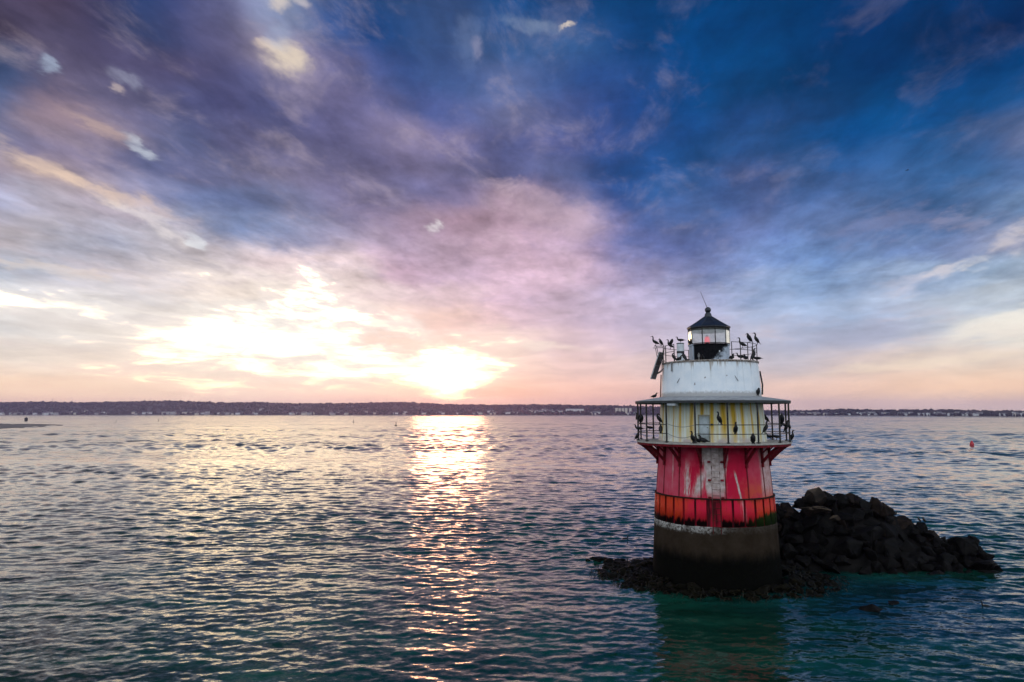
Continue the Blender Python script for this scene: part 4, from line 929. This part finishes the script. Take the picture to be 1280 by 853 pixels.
def bird_mesh(kind, mat):
    bm = bmesh.new()
    if kind == 'upright':
        sweep(bm, [(-.20, .0, .035, .008), (-.13, .07, .04, .014), (-.09, .13, .065, .055), (-.03, .22, .088, .085), (.035, .32, .080, .078), (.055, .40, .045, .045), (.035, .47, .032, .033), (.045, .53, .030, .032), (.075, .565, .032, .034), (.105, .572, .022, .024), (.13, .57, .010, .010), (.19, .562, .006, .007), (.197, .55, .003, .004)])
        wingfold(bm, (.02, .36), (-.14, .08), .07); legs(bm, -.03, .14)
    elif kind == 'alert':
        sweep(bm, [(-.30, .06, .04, .008), (-.19, .10, .045, .016), (-.13, .13, .070, .055), (-.02, .19, .092, .085), (.09, .26, .074, .074), (.135, .34, .040, .042), (.125, .42, .030, .032), (.13, .49, .028, .030), (.155, .525, .031, .033), (.185, .53, .022, .024), (.21, .527, .010, .010), (.275, .518, .006, .007), (.28, .505, .003, .004)])
        wingfold(bm, (.08, .27), (-.21, .11), .07); legs(bm, 0, .14)
    elif kind == 'level':
        sweep(bm, [(-.36, .17, .035, .008), (-.24, .17, .045, .014), (-.17, .17, .068, .05), (-.04, .18, .092, .082), (.10, .20, .075, .07), (.17, .26, .040, .04), (.175, .33, .030, .032), (.185, .375, .031, .033), (.215, .385, .022, .024), (.24, .382, .010, .010), (.305, .372, .006, .007), (.31, .36, .003, .004)])
        wingfold(bm, (.08, .21), (-.26, .18), .06); legs(bm, 0, .13)
    elif kind == 'hunched':
        sweep(bm, [(-.20, .0, .035, .008), (-.14, .06, .04, .014), (-.10, .11, .065, .06), (-.03, .20, .090, .09), (.03, .29, .082, .08), (.045, .36, .055, .055), (.05, .40, .035, .04), (.08, .415, .031, .033), (.11, .41, .020, .022), (.13, .40, .010, .010), (.17, .36, .006, .007), (.172, .35, .003, .004)])
        wingfold(bm, (.02, .33), (-.15, .07), .075); legs(bm, -.03, .13)
    elif kind == 'preening':
        sweep(bm, [(-.20, .02, .035, .008), (-.13, .08, .04, .014), (-.09, .13, .065, .058), (-.02, .22, .088, .085), (.045, .30, .075, .072), (.085, .37, .04, .042), (.08, .43, .030, .03), (.04, .455, .028, .028), (.0, .44, .030, .031), (-.03, .41, .022, .022), (-.045, .385, .009, .009), (-.07, .33, .005, .006)])
        wingfold(bm, (.03, .33), (-.14, .08), .07); legs(bm, -.02, .14)
    elif kind == 'drying':
        sweep(bm, [(-.20, .02, .035, .008), (-.13, .08, .04, .014), (-.09, .13, .06, .05), (-.03, .22, .08, .075), (.03, .31, .07, .07), (.055, .39, .04, .04), (.05, .47, .030, .031), (.065, .53, .029, .03), (.09, .55, .031, .033), (.12, .55, .021, .022), (.14, .547, .010, .010), (.20, .54, .006, .007)])
        legs(bm, -.03, .14)
        for s in (-1, 1):
            sp = [(.0, s*.06, .33, .07), (-.03, s*.17, .44, .10), (-.05, s*.25, .40, .13), (-.07, s*.33, .31, .14), (-.08, s*.38, .22, .06)]
            rings = []
            for x, y, z, w in sp:
                rings.append([bm.verts.new(q) for q in ((x+.012, y, z+.02), (x-.012, y, z+.02), (x-.03, y, z-w), (x-.02, y, z-w))])
            for A, B in zip(rings, rings[1:]):
                for k in range(4): bm.faces.new((A[k], A[(k+1) % 4], B[(k+1) % 4], B[k]))
            bm.faces.new(rings[0][::-1]); bm.faces.new(rings[-1])
    elif kind == 'raised':                     # both wings lifted over the back
        sweep(bm, [(-.24, .05, .035, .008), (-.16, .09, .045, .014), (-.11, .13, .065, .055), (-.02, .19, .088, .08), (.08, .26, .072, .07), (.12, .34, .04, .04), (.105, .43, .030, .031), (.11, .49, .029, .03), (.135, .515, .031, .033), (.165, .52, .021, .022), (.185, .517, .010, .010), (.25, .51, .006, .007)])
        legs(bm, 0, .14)
        for s in (-1, 1):
            sp = [(.02, s*.05, .25, .10), (-.05, s*.08, .36, .12), (-.11, s*.10, .47, .09), (-.13, s*.11, .56, .04)]; rings = []
            for x, y, z, w in sp: rings.append([bm.verts.new(q) for q in ((x+w, y+.008, z), (x+w, y-.008, z), (x-w*.6, y-.006, z-.02), (x-w*.6, y+.006, z-.02))])
            for A, B in zip(rings, rings[1:]):
                for k in range(4): bm.faces.new((A[k], A[(k+1) % 4], B[(k+1) % 4], B[k]))
            bm.faces.new(rings[0][::-1]); bm.faces.new(rings[-1])
    elif kind == 'sitting':
        sweep(bm, [(-.24, .06, .03, .008), (-.16, .08, .05, .03), (-.06, .10, .09, .085), (.05, .13, .085, .09), (.10, .20, .05, .05), (.11, .26, .034, .036), (.135, .285, .031, .033), (.165, .283, .020, .022), (.19, .278, .010, .010), (.24, .268, .006, .007)])
        wingfold(bm, (.06, .16), (-.18, .09), .055)
    elif kind == 'swimming':
        sweep(bm, [(-.26, .03, .03, .01), (-.17, .02, .06, .035), (-.03, .02, .095, .065), (.10, .04, .07, .06), (.15, .10, .036, .038), (.15, .18, .028, .03), (.16, .235, .029, .03), (.185, .255, .031, .032), (.215, .26, .020, .021), (.235, .262, .010, .010), (.295, .27, .006, .006)])
        wingfold(bm, (.09, .06), (-.19, .04), .04)
    elif kind == 'flying':
        sweep(bm, [(-.33, .0, .04, .008), (-.2, .0, .05, .03), (-.03, .0, .08, .075), (.13, .01, .06, .06), (.24, .02, .03, .032), (.36, .03, .03, .03), (.40, .03, .02, .02), (.48, .02, .006, .006)])
        for s in (-1, 1):
            sp = [(.02, s*.05, .02, .12), (.03, s*.25, .10, .11), (-.02, s*.45, .08, .08), (-.09, s*.62, .03, .02)]; rings = []
            for x, y, z, w in sp: rings.append([bm.verts.new(q) for q in ((x+w, y, z+.008), (x+w, y, z-.008), (x-w, y, z-.006), (x-w, y, z+.006))])
            for A, B in zip(rings, rings[1:]):
                for k in range(4): bm.faces.new((A[k], A[(k+1) % 4], B[(k+1) % 4], B[k]))
            bm.faces.new(rings[0][::-1]); bm.faces.new(rings[-1])
    bmesh.ops.recalc_face_normals(bm, faces=bm.faces)
    me = bpy.data.meshes.new('cormorant'); bm.to_mesh(me); bm.free(); me.polygons.foreach_set('use_smooth', [True]*len(me.polygons)); me.materials.append(mat); return me
BM = {}
def bird(kind, p, rz, label, scale=1.0, group='cormorants perched on the lighthouse', mat=None, name='cormorant', cat='bird'):
    mat = mat or M_BIRD; k = (kind, mat.name)
    if k not in BM: BM[k] = bird_mesh(kind, mat)
    o = bpy.data.objects.new(name, BM[k]); COL.objects.link(o); o.location = p; o.rotation_euler = (0, 0, rz); o.scale = (scale, scale*1.2, scale)
    return tag(o, label, cat, group)
def ringpt(px, py, Rr, z, back=False):         # where the sight line through a column meets a ring of the tower
    d = ray(px, py); a = d.x**2+d.y**2; bq = d.x*AX+d.y*AY; c = AX*AX+AY*AY-Rr*Rr
    disc = bq*bq-a*c; t = (bq+(math.sqrt(disc) if back else -math.sqrt(disc)))/a if disc > 0 else bq/a
    q = Vector((d.x*t, d.y*t, z))
    if disc <= 0:
        v = Vector((q.x-AX, q.y-AY, 0)).normalized()*Rr; q = Vector((AX+v.x, AY+v.y, z))
    return q
LEFT, RIGHT, AWAY, TOWARD = math.pi-BR, -BR, math.pi/2-BR, -math.pi/2-BR
UT, URA, UDECK = Z_UT+1.08, rad(58.6), Z_UT+.02
BIRDS = [  # pose, column, row, ring, height, behind the tower?, heading, size, label
 ('alert', 819.5, 434, rad(70.5), Z_UT+1.08, 0, LEFT, .95, 'cormorant on the solar panel bracket, farthest left on the top railing'),
 ('hunched', 826, 433, rad(64), Z_UT+1.08, 0, LEFT+.5, .85, 'hunched cormorant at the left end of the top railing, above the solar panel'),
 ('raised', 838, 434, URA, Z_UT+1.08, 1, LEFT, 1.0, 'cormorant with lifted wings on the top railing left of the fog signal'),
 ('preening', 842.5, 451, rad(56), UDECK, 0, LEFT+.4, .9, 'bowed cormorant on the upper deck edge left of the fog signal'),
 ('sitting', 849, 452, rad(57), UDECK, 0, RIGHT+.4, .95, 'cormorant sitting low on the upper deck at the foot of the fog signal'),
 ('hunched', 855, 451, rad(57), UDECK, 0, LEFT-.6, .95, 'upright cormorant in front of the banded fog signal'),
 ('sitting', 878.6, 452.5, rad(58), UDECK, 0, TOWARD, .80, 'small cormorant sitting on the deck edge before the black lantern wall'),
 ('sitting', 915, 452, rad(54), UDECK, 0, TOWARD+.6, .95, 'cormorant sitting at the right foot of the lantern'),
 ('level', 926, 447, URA, Z_UT+.30, 1, LEFT, 1.0, 'cormorant standing level behind the top railing right of the lantern'),
 ('sitting', 932, 452, rad(56), UDECK, 0, AWAY+.4, 1.0, 'cormorant crouched on the upper deck below the right railing'),
 ('alert', 928, 430.5, URA, Z_UT+1.08, 1, LEFT, 1.05, 'cormorant facing left on the top rail, nearest right of the lantern'),
 ('hunched', 936.5, 434, URA, Z_UT+1.08, 0, LEFT+.5, 1.05, 'hunched cormorant in the middle of three on the right top rail'),
 ('upright', 948, 433, URA, Z_UT+1.08, 0, LEFT, 1.05, 'upright cormorant at the right end of the top rail'),
 ('upright', 942, 451, rad(58), UDECK, 0, RIGHT+.5, 1.05, 'cormorant leaning right on the upper deck edge under the rail end'),
 ('level', 948.5, 452, rad(58), UDECK, 0, LEFT+.3, .95, 'cormorant with its tail over the right edge of the upper deck'),
 ('hunched', 948, 499, rad(64), 10.98, 0, TOWARD+.5, .98, 'lone cormorant on the gallery roof at its right front'),
 ('sitting', 818, 497, rad(74), 10.93, 0, RIGHT, .9, 'cormorant lying low on the left of the gallery roof'),
 ('drying', 795.5, 531, R_POST, 9.36, 0, LEFT+.5, .98, 'cormorant holding its wings half open at the far left of the gallery rail'),
 ('hunched', 802, 531, R_POST, 9.36, 0, TOWARD+.4, 1.05, 'big hunched cormorant on the gallery rail, second from the left end'),
 ('level', 798.5, 543, R_POST, 8.84, 0, LEFT, .95, 'cormorant on the lower gallery rail at the far left'),
 ('level', 812, 540, R_POST, 8.84, 1, LEFT, .9, 'cormorant on the far lower rail between the two left posts'),
 ('hunched', 797, 549, R_POST+.05, Z_DECK, 0, RIGHT, 1.0, 'cormorant on the left tip of the gallery deck'),
 ('preening', 824, 531, R_POST, 9.36, 0, LEFT+.4, 1.08, 'bowed cormorant on the upper rail before the left edge of the drum'),
 ('hunched', 826, 542, R_POST, 8.84, 0, AWAY, .92, 'cormorant on the lower rail straight below the bowed one'),
 ('upright', 866, 553, R_POST+.06, Z_DECK-.02, 0, LEFT+.9, 1.0, 'upright cormorant on the deck edge left of the door'),
 ('hunched', 869, 552, R_POST-.2, Z_DECK, 0, RIGHT-.9, .85, 'cormorant hidden partly behind the post left of the door'),
 ('sitting', 873, 551, R_POST-.4, Z_DECK, 0, LEFT+.6, 1.0, 'cormorant sitting on the deck before the door, left of a pair'),
 ('sitting', 879, 551.5, R_POST-.15, Z_DECK, 0, LEFT, 1.25, 'bulky cormorant sitting on the deck before the door, right of a pair'),
 ('upright', 899, 531, R_POST, 9.36, 0, LEFT+.9, 1.02, 'cormorant leaning on the upper rail just right of the door'),
 ('upright', 920, 545, R_POST, 8.82, 0, TOWARD+.2, .98, 'cormorant on the lower rail at the middle of the stained wall'),
 ('hunched', 941.5, 554, R_POST+.05, Z_DECK-.02, 0, TOWARD, 1.12, 'stout cormorant on the deck edge left of the right front post'),
 ('hunched', 958, 530.5, R_POST, 9.36, 1, LEFT, 1.05, 'cormorant on the far upper rail beside the right edge of the stained wall'),
 ('upright', 957.5, 543, R_POST, 8.84, 0, RIGHT+.3, 1.02, 'cormorant on the near lower rail beside the right edge of the stained wall'),
 ('level', 962.5, 548, R_POST-.3, Z_DECK, 1, LEFT, .95, 'left one of two cormorants standing low on the far right deck'),
 ('level', 970.5, 548, R_POST-.3, Z_DECK, 1, LEFT, 1.0, 'right one of two cormorants standing low on the far right deck'),
 ('hunched', 977.5, 531, R_POST, 9.36, 0, TOWARD, 1.15, 'broad cormorant on the upper rail behind the second post from the right'),
 ('drying', 983.5, 543, R_POST, 8.86, 0, RIGHT-.7, 1.05, 'cormorant spreading its wings on the lower rail near the right end'),
 ('upright', 990.3, 552, R_POST+.12, Z_DECK-.02, 0, LEFT+2.4, 1.0, 'cormorant on the outer edge of the deck at the far right'),
]
BSC = 1.2
for kd, px, py, Rr, z, bk, hd, s, lab in BIRDS:
    bird(kd, ringpt(px, py, Rr, z, bool(bk)), hd, lab, s*BSC)
bird('hunched', Vector((AX, AY, 0))+Matrix.Rotation(-BR, 3, 'Z')@Vector((FX, FY, zr(429.8))) if False else Matrix.Translation((AX, AY, 0))@Matrix.Rotation(-BR, 4, 'Z')@Vector((FX, FY, zr(429.8))), LEFT, 'cormorant stretched out on top of the white fog signal', 1.0) if False else bird('level', Matrix.Translation((AX, AY, 0))@Matrix.Rotation(-BR, 4, 'Z')@Vector((FX, FY, zr(429.8)-.02)), LEFT, 'cormorant stretched out on top of the white fog signal', 1.0)
for px, py, kd, hd, s, lab in ((1118.5, 644.5, 'sitting', RIGHT, 1.0, 'round brown bird alone on the heap, left of a pair'), (1149, 653, 'hunched', LEFT, .8, 'left bird of the pair standing on the right slope of the heap'), (1155, 653.5, 'hunched', LEFT+.4, .85, 'right bird of the pair standing on the right slope of the heap')):
    bird(kd, at(px, py, ridgeY(px)-.1), hd, lab, s, 'birds resting on the heap', M_BROWNBIRD, 'seabird')
p = ground(782, 674); bird('swimming', p, RIGHT, 'lone dark bird swimming left of the tower', 1.1, None)
p = ground(1232, 758.5); bird('swimming', p, LEFT, 'lone dark bird swimming at the lower right, beyond the stones', 1.0, None)
p = at(1134, 213, 260); bird('flying', p, RIGHT+.3, 'tiny bird flying high in the dark blue cloud', 1.6, None, name='flying_bird')

# ------------------------------------------------------------------ far shore
TOPROW = [(-300, 504), (0, 503.8), (60, 503.2), (100, 504.2), (160, 503), (200, 502.2), (230, 502.2), (260, 503.2), (285, 504.4), (320, 503.6), (360, 505.2), (400, 505.2), (440, 505), (480, 503.9), (505, 503.6), (530, 505), (560, 506), (620, 507), (650, 506.5), (700, 507), (760, 508), (800, 509), (850, 510.4), (900, 511.5), (960, 513), (1000, 513.5), (1030, 512.3), (1050, 511.2), (1080, 512.2), (1130, 512.6), (1180, 512.2), (1240, 513.6), (1280, 513.6), (1600, 513)]
SHORE = [(-300, 519.3), (640, 519.4), (800, 519.8), (985, 519.9), (1100, 520.3), (1280, 521.4), (1600, 522.3)]
def shoreD(px): return CAMH*F/(lerp_tab(SHORE, px)-HY)
WID = [(-300, 620), (700, 560), (900, 300), (1050, 130), (1600, 120)]
def topZ(px, D): return CAMH + (HY-lerp_tab(TOPROW, px))*D/F
def land(px, t):                               # t = 0 at the water, 1 at the crest
    D = shoreD(px); Y = D + t*lerp_tab(WID, px); zt = topZ(px, D+lerp_tab(WID, px))
    tt = max(0, min(1, t)); z = -.6+2.2*min(1, t*14) + (zt-7.5-1.6)*(tt*tt*(3-2*tt)) if t <= 1 else zt-7.5
    return Vector(((px-W0/2)/F*Y*1.0, Y, z))
def mat_hill():
    mt, b, out = newmat('wooded_slope'); P = b.n('ShaderNodeNewGeometry').outputs['Position']; z = b.xyz(P)[2]
    f = b.noise(P, .02, 5.0, .6)
    col = b.mix(b.ss(f, .35, .65), (.030, .030, .026), (.055, .048, .040))
    beach = b.ss(b.m('ADD', z, b.m('MULTIPLY', f, .8)), 2.3, 1.6)
    col = b.mix(beach, col, (.24, .19, .15)); pbsdf(b, out, col, .9); return mt
bm = bmesh.new(); pxs = list(range(-700, 2001, 8)); ts = [-.12, 0, .03, .075, .13, .2, .3, .42, .56, .7, .85, 1.0, 1.6]
Gd = [[bm.verts.new(land(px, t)) for t in ts] for px in pxs]
for A, B in zip(Gd, Gd[1:]):
    for k in range(len(ts)-1): bm.faces.new((A[k], B[k], B[k+1], A[k+1]))
tag(obj('hills', bm, mat_hill(), None, True), kind='structure')
# the wood on the far slopes reads as one mass
rf = random.Random(23); V, Fc = [], []
ib = bmesh.new(); bmesh.ops.create_icosphere(ib, subdivisions=1, radius=1.0); ico = [v.co.copy() for v in ib.verts]; icf = [[v.index for v in f.verts] for f in ib.faces]; ib.free()
for k in range(11500):
    px = rf.uniform(-420, 1750); t = 1-rf.random()**1.25*.94
    crest = rf.random() < .28
    if crest: t = rf.uniform(.94, 1.04)
    p = land(px, t); s = rf.uniform(4.2, 8.5)*(1 if px < 850 else .70)*(rf.choice((1, 1, 1.12, 1.28)) if crest else 1); b0 = len(V)
    jx = rf.uniform(.7, 1.3)
    for c in ico:
        q = rf.uniform(.75, 1.2); V.append((p.x+c.x*s*jx*q, p.y+c.y*s*q, p.z+s*.55+c.z*s*rf.uniform(.7, 1.15)))
    Fc += [[b0+i for i in f] for f in icf]
me = bpy.data.meshes.new('wood'); me.from_pydata(V, [], Fc)
mtw, b, out = newmat('far_tree_crowns'); P = b.n('ShaderNodeNewGeometry').outputs['Position']
f = b.noise(P, .035, 3.0); pbsdf(b, out, b.mix(b.ss(f, .35, .65), (.022, .024, .020), (.060, .050, .040)), .95, spec=.1)
tag(link_mesh('wood', me, mtw), 'dark bare wood covering the far hills along the whole shore', 'wood', kind='stuff')
# houses of the far towns
M_HW = [simple('pale_house_paint', (.70, .68, .66), (.58, .57, .56), .7, .05, bstr=0), simple('grey_shingle', (.40, .38, .37), (.32, .31, .30), .8, .05, bstr=0), simple('cream_house_paint', (.66, .58, .48), (.56, .50, .42), .7, .05, bstr=0)]
M_HR = simple('house_roofing', (.16, .15, .15), (.11, .10, .10), .8, .05, bstr=0)
def house_mesh(w, d, h, rh, mat):
    bm = bmesh.new()
    q = [(-w/2, -d/2, 0), (w/2, -d/2, 0), (w/2, d/2, 0), (-w/2, d/2, 0)]
    lo = [bm.verts.new(p) for p in q]; hi_ = [bm.verts.new((p[0], p[1], h)) for p in q]
    r0, r1 = bm.verts.new((-w/2, 0, h+rh)), bm.verts.new((w/2, 0, h+rh))
    for k in range(4): bm.faces.new((lo[k], lo[(k+1) % 4], hi_[(k+1) % 4], hi_[k]))
    bm.faces.new((hi_[1], hi_[2], r1)); bm.faces.new((hi_[3], hi_[0], r0))
    e = .02
    for a_, c_, s in ((hi_[0], hi_[1], -1), (hi_[2], hi_[3], 1)):
        f = bm.faces.new((a_, c_, r1 if s < 0 else r0, r0 if s < 0 else r1)); f.material_index = 1
    me = bpy.data.meshes.new('house'); bmesh.ops.recalc_face_normals(bm, faces=bm.faces); bm.to_mesh(me); bm.free(); me.materials.append(mat); me.materials.append(M_HR); return me
HM = {}
def house(px, t, w, d, h, rh, mi, label, group, cat='house', name='house', rz=None):
    k = (w, d, h, rh, mi)
    if k not in HM: HM[k] = house_mesh(w, d, h, rh, M_HW[mi])
    o = bpy.data.objects.new(name, HM[k]); COL.objects.link(o); p = land(px, t); o.location = (p.x, p.y, p.z-.5)
    o.rotation_euler = (0, 0, rf.uniform(-.5, .5) if rz is None else rz); tag(o, label, cat, group); return o
SZ = [(12, 9, 6, 3), (15, 10, 6.5, 3.5), (18, 11, 8, 4), (22, 12, 7, 4), (10, 8, 5.5, 3)]
def scatter(rng_px, tr, n, label, group, mi=(0, 0, 1, 2), sc_=1.0):
    for _ in range(n):
        a = rf.choice(SZ); a = tuple(x*sc_ for x in a); house(rf.uniform(*rng_px), rf.uniform(*tr), *a, rf.choice(mi), label, group)
GH = 'houses along the far shore'
scatter((0, 30), (.05, .16), 6, 'pale house low on the far shore at the extreme left', GH)
scatter((38, 80), (.05, .15), 9, 'pale house on the far shore behind the dark beacon', GH)
scatter((80, 150), (.06, .34), 8, 'house among the far trees beyond the sand spit', GH)
scatter((160, 205), (.06, .2), 5, 'house by the far water left of the long grey buildings', GH)
for px, w in ((208, 20), (213.5, 20), (219, 20)): house(px, .08, w, 13, 12, 3, 1, 'grey long building in the waterfront row on the left shore', GH, rz=0)
scatter((223, 262), (.05, .22), 10, 'pale house right of the long grey waterfront row', GH)
scatter((270, 300), (.06, .16), 8, 'pale house in the waterfront cluster left of the dark tree gap', GH)
scatter((318, 345), (.10, .45), 5, 'house on the slope above the middle left shore', GH)
scatter((345, 400), (.05, .24), 10, 'pale house on the reddish shore left of the hill', GH)
scatter((405, 435), (.05, .24), 8, 'pale house on the shore under the left foot of the hill', GH)
scatter((445, 510), (.08, .3), 5, 'house on the red-lit shore under the round hill', GH)
scatter((512, 580), (.12, .3), 9, 'pale house in the sunlit shore under the sun', GH)
scatter((585, 640), (.10, .36), 10, 'house on the far shore right of the sun', GH)
for k, px in enumerate((634, 640, 646)): house(px, .22, 26, 14, 7, 2.5, 0, 'white shed of the row on the far shore right of the sun', GH, rz=.05)
scatter((662, 705), (.30, .44), 22, 'white house of the packed hillside town on the far shore', GH, (0, 0, 2))
for k, px in enumerate((709, 713.5, 718, 722.5, 727)): house(px, .36, 15, 12, 15, 2, 0, 'white tall block in the row at the right end of the hillside town', GH, rz=0)
for k, px in enumerate((770, 774, 778, 782, 787)): house(px, .34, 9, 10, 20, 2, 2, 'tan tower block in the cluster left of the gallery', GH, rz=0)
scatter((735, 800), (.08, .3), 8, 'house among far trees left of the lighthouse gallery', GH)
scatter((960, 990), (.10, .3), 4, 'house on the far shore seen behind the right gallery posts', GH, sc_=.7)
scatter((990, 1060), (.12, .45), 14, 'pale house on the right shore nearest the lighthouse', GH, sc_=.8)
scatter((1070, 1130), (.12, .45), 16, 'pale house on the right shore between lighthouse and red buoy', GH, sc_=.8)
scatter((1130, 1200), (.12, .45), 18, 'white house on the right shore above the red buoy', GH, (0, 0, 0, 1), sc_=.8)
scatter((1200, 1285), (.12, .45), 18, 'pale house on the far right shore at the photo edge', GH, sc_=.8)
# masts on the skyline
M_MAST = simple('mast_steel', (.12, .11, .11), (.08, .07, .07), .6, .2, bstr=0)
for px, top, wd, lab in ((68, 498.2, .9, 'short dark mast on the far left hill'), (56, 501.5, 2.6, 'stubby water tower on the far left hill'), (484, 491, .38, 'tall thin mast on the sun-reddened hill'), (667, 497, .6, 'thin mast left above the hillside town'), (707, 498, .5, 'thin mast right above the hillside town')):
    p = land(px, 1.0); zt = CAMH+(HY-top)*p.y/F; bm = bmesh.new(); n_ = 8
    tube(bm, [(0, 0, -2), (0, 0, (zt-p.z)*.5), (0, 0, zt-p.z)], [wd, wd*.8, wd*.5], 6)
    for k in range(1, 4): box(bm, (0, 0, (zt-p.z)*k/4), (wd*3, wd*3, wd*.8))
    if px == 56: bmesh.ops.create_uvsphere(bm, u_segments=12, v_segments=8, radius=5.5, matrix=Matrix.Translation((0, 0, zt-p.z-2)) @ Matrix.Diagonal((1, 1, .6, 1)))
    o = obj('water_tower' if px == 56 else 'radio_mast', bm, M_MAST); o.location = p; tag(o, lab, 'tower' if px == 56 else 'mast')
# sand spit at the left
bm = bmesh.new(); Gs = []
for px, yn, yf in ((88, 531.7, 531.5), (80, 532.3, 531.0), (66, 533.2, 530.5), (48, 534.2, 530.1), (28, 535.1, 529.8), (0, 536.1, 529.5), (-50, 537.0, 529.2), (-120, 537.8, 529), (-300, 539, 528.6)):
    A_, B_ = ground(px, yn), ground(px, yf); row = []
    for j in range(9):
        t = j/8; q = A_.lerp(B_, t); row.append(bm.verts.new((q.x, q.y, -.25+.85*math.sin(math.pi*t)**.6*min(1, (90-px)/40)+.06*mn.noise(Vector((px*.07, j*.8, 0))))))
    Gs.append(row)
for A, B in zip(Gs, Gs[1:]):
    for j in range(8): bm.faces.new((A[j], A[j+1], B[j+1], B[j]))
tag(obj('sand_spit', bm, simple('wet_sand', (.13, .11, .095), (.09, .075, .065), .6, .05, bstr=0), None, True), kind='structure')
# buoys and the black beacon
M_BUOYK = simple('black_buoy_paint', (.010, .010, .012), (.02, .018, .018), .5, 2)
M_BUOYR = simple('red_buoy_paint', (.50, .012, .02), (.38, .010, .018), .45, 2)
M_BUOYG = simple('weathered_buoy_grey', (.06, .06, .06), (.035, .035, .04), .6, 2)
def lath(name, prof, mat, p, label, cat, n=24, group=None):
    bm = bmesh.new(); _lf(bm, prof, n, None, False); o = smooth_by_angle(obj(name, bm, mat)); o.location = p; return tag(o, label, cat, group)
p = ground(32.5, 526.8); lath('beacon', [(0, -.5), (1.55, -.5), (1.55, .3), (1.72, .5), (1.78, 2.2), (1.78, 3.3), (1.6, 4.0), (1.1, 4.3), (.5, 4.4), (.45, 5.0), (0, 5.05)], M_BUOYK, p, 'squat black beacon in the water beyond the sand spit', 'beacon')
p = ground(1215, 557); lath('channel_buoy', [(0, -.3), (.55, -.3), (.60, .1), (.60, .55), (.50, .70), (.30, 1.15), (.16, 1.38), (.08, 1.42), (0, 1.45)], M_BUOYR, p, 'red cone-topped buoy floating alone at the right', 'buoy')
p = ground(495, 532.2); bb = empty('bell_buoy', p); tag(bb, 'dark buoy with a lattice tower, the tallest buoy on the left', 'buoy')
bm = bmesh.new(); _lf(bm, [(0, -.3), (.9, -.3), (1.05, .1), (1.0, .5), (0, .55)], 20, None, False); obj('float', bm, M_BUOYK, bb)
bm = bmesh.new()
for k in range(4):
    a = math.pi/4+k*math.pi/2; tube(bm, [(.7*math.cos(a), .7*math.sin(a), .5), (.22*math.cos(a), .22*math.sin(a), 2.5)], .06, 5)
for z_, r_ in ((1.2, .54), (1.9, .38)): tube(bm, [(r_*math.cos(k*math.pi/8), r_*math.sin(k*math.pi/8), z_) for k in range(17)], .045, 5)
obj('tower', bm, M_BUOYK, bb)
bm = bmesh.new(); _lf(bm, [(0, 2.45), (.32, 2.45), (.36, 2.7), (.30, 3.0), (.1, 3.15), (0, 3.2)], 14, None, False); obj('lantern', bm, M_BUOYK, bb)
for px, py, s, lab in ((145, 528, 1.0, 'small dark buoy near the sand spit'), (198, 527, 1.15, 'small dark buoy below the long grey waterfront row'), (442, 528.5, 1.3, 'low dark buoy left of the lattice-tower buoy'), (617, 526, 1.2, 'small dark buoy just right of the sun glitter')):
    p = ground(px, py); o = lath('channel_buoy', [(0, -.3), (.5, -.3), (.55, .1), (.5, .45), (.2, .6), (.16, 1.5), (.3, 1.6), (.3, 2.1), (0, 2.3)], M_BUOYG, p, lab, 'buoy', 14, 'small dark buoys on the far water'); o.scale = (s,)*3
# ------------------------------------------------------------------ evening air
if HAZE > 0:
    bm = bmesh.new(); box(bm, (0, 0, 0), (2, 2, 2)); hz = obj('haze', bm, None)
    hz.location = (0, 0, 58); hz.scale = (6300, 6300, 61.5)
    mt, b, out = newmat('sea_haze'); pv = b.n('ShaderNodeVolumePrincipled', {'Color': (.62, .55, .98), 'Density': HAZE, 'Anisotropy': .84})
    b.t.links.new(pv.outputs[0], out.inputs['Volume']); hz.data.materials.append(mt); tag(hz, kind='stuff')
    tag(hz, 'pale violet evening haze lying over the whole bay', 'haze')

# ------------------------------------------------------------------ render settings
vs = sc.view_settings; vs.view_transform = 'Standard'; vs.look = 'None'; vs.gamma = 1.0; vs.exposure = 0.0; vs.use_curve_mapping = False
sc.render.engine = 'CYCLES'
sc.cycles.use_denoising = True
sc.cycles.max_bounces = 6; sc.cycles.transparent_max_bounces = 12; sc.cycles.volume_bounces = 1
sc.cycles.sample_clamp_indirect = 4.0; sc.cycles.sample_clamp_direct = 12.0
sc.cycles.caustics_reflective = False; sc.cycles.caustics_refractive = False
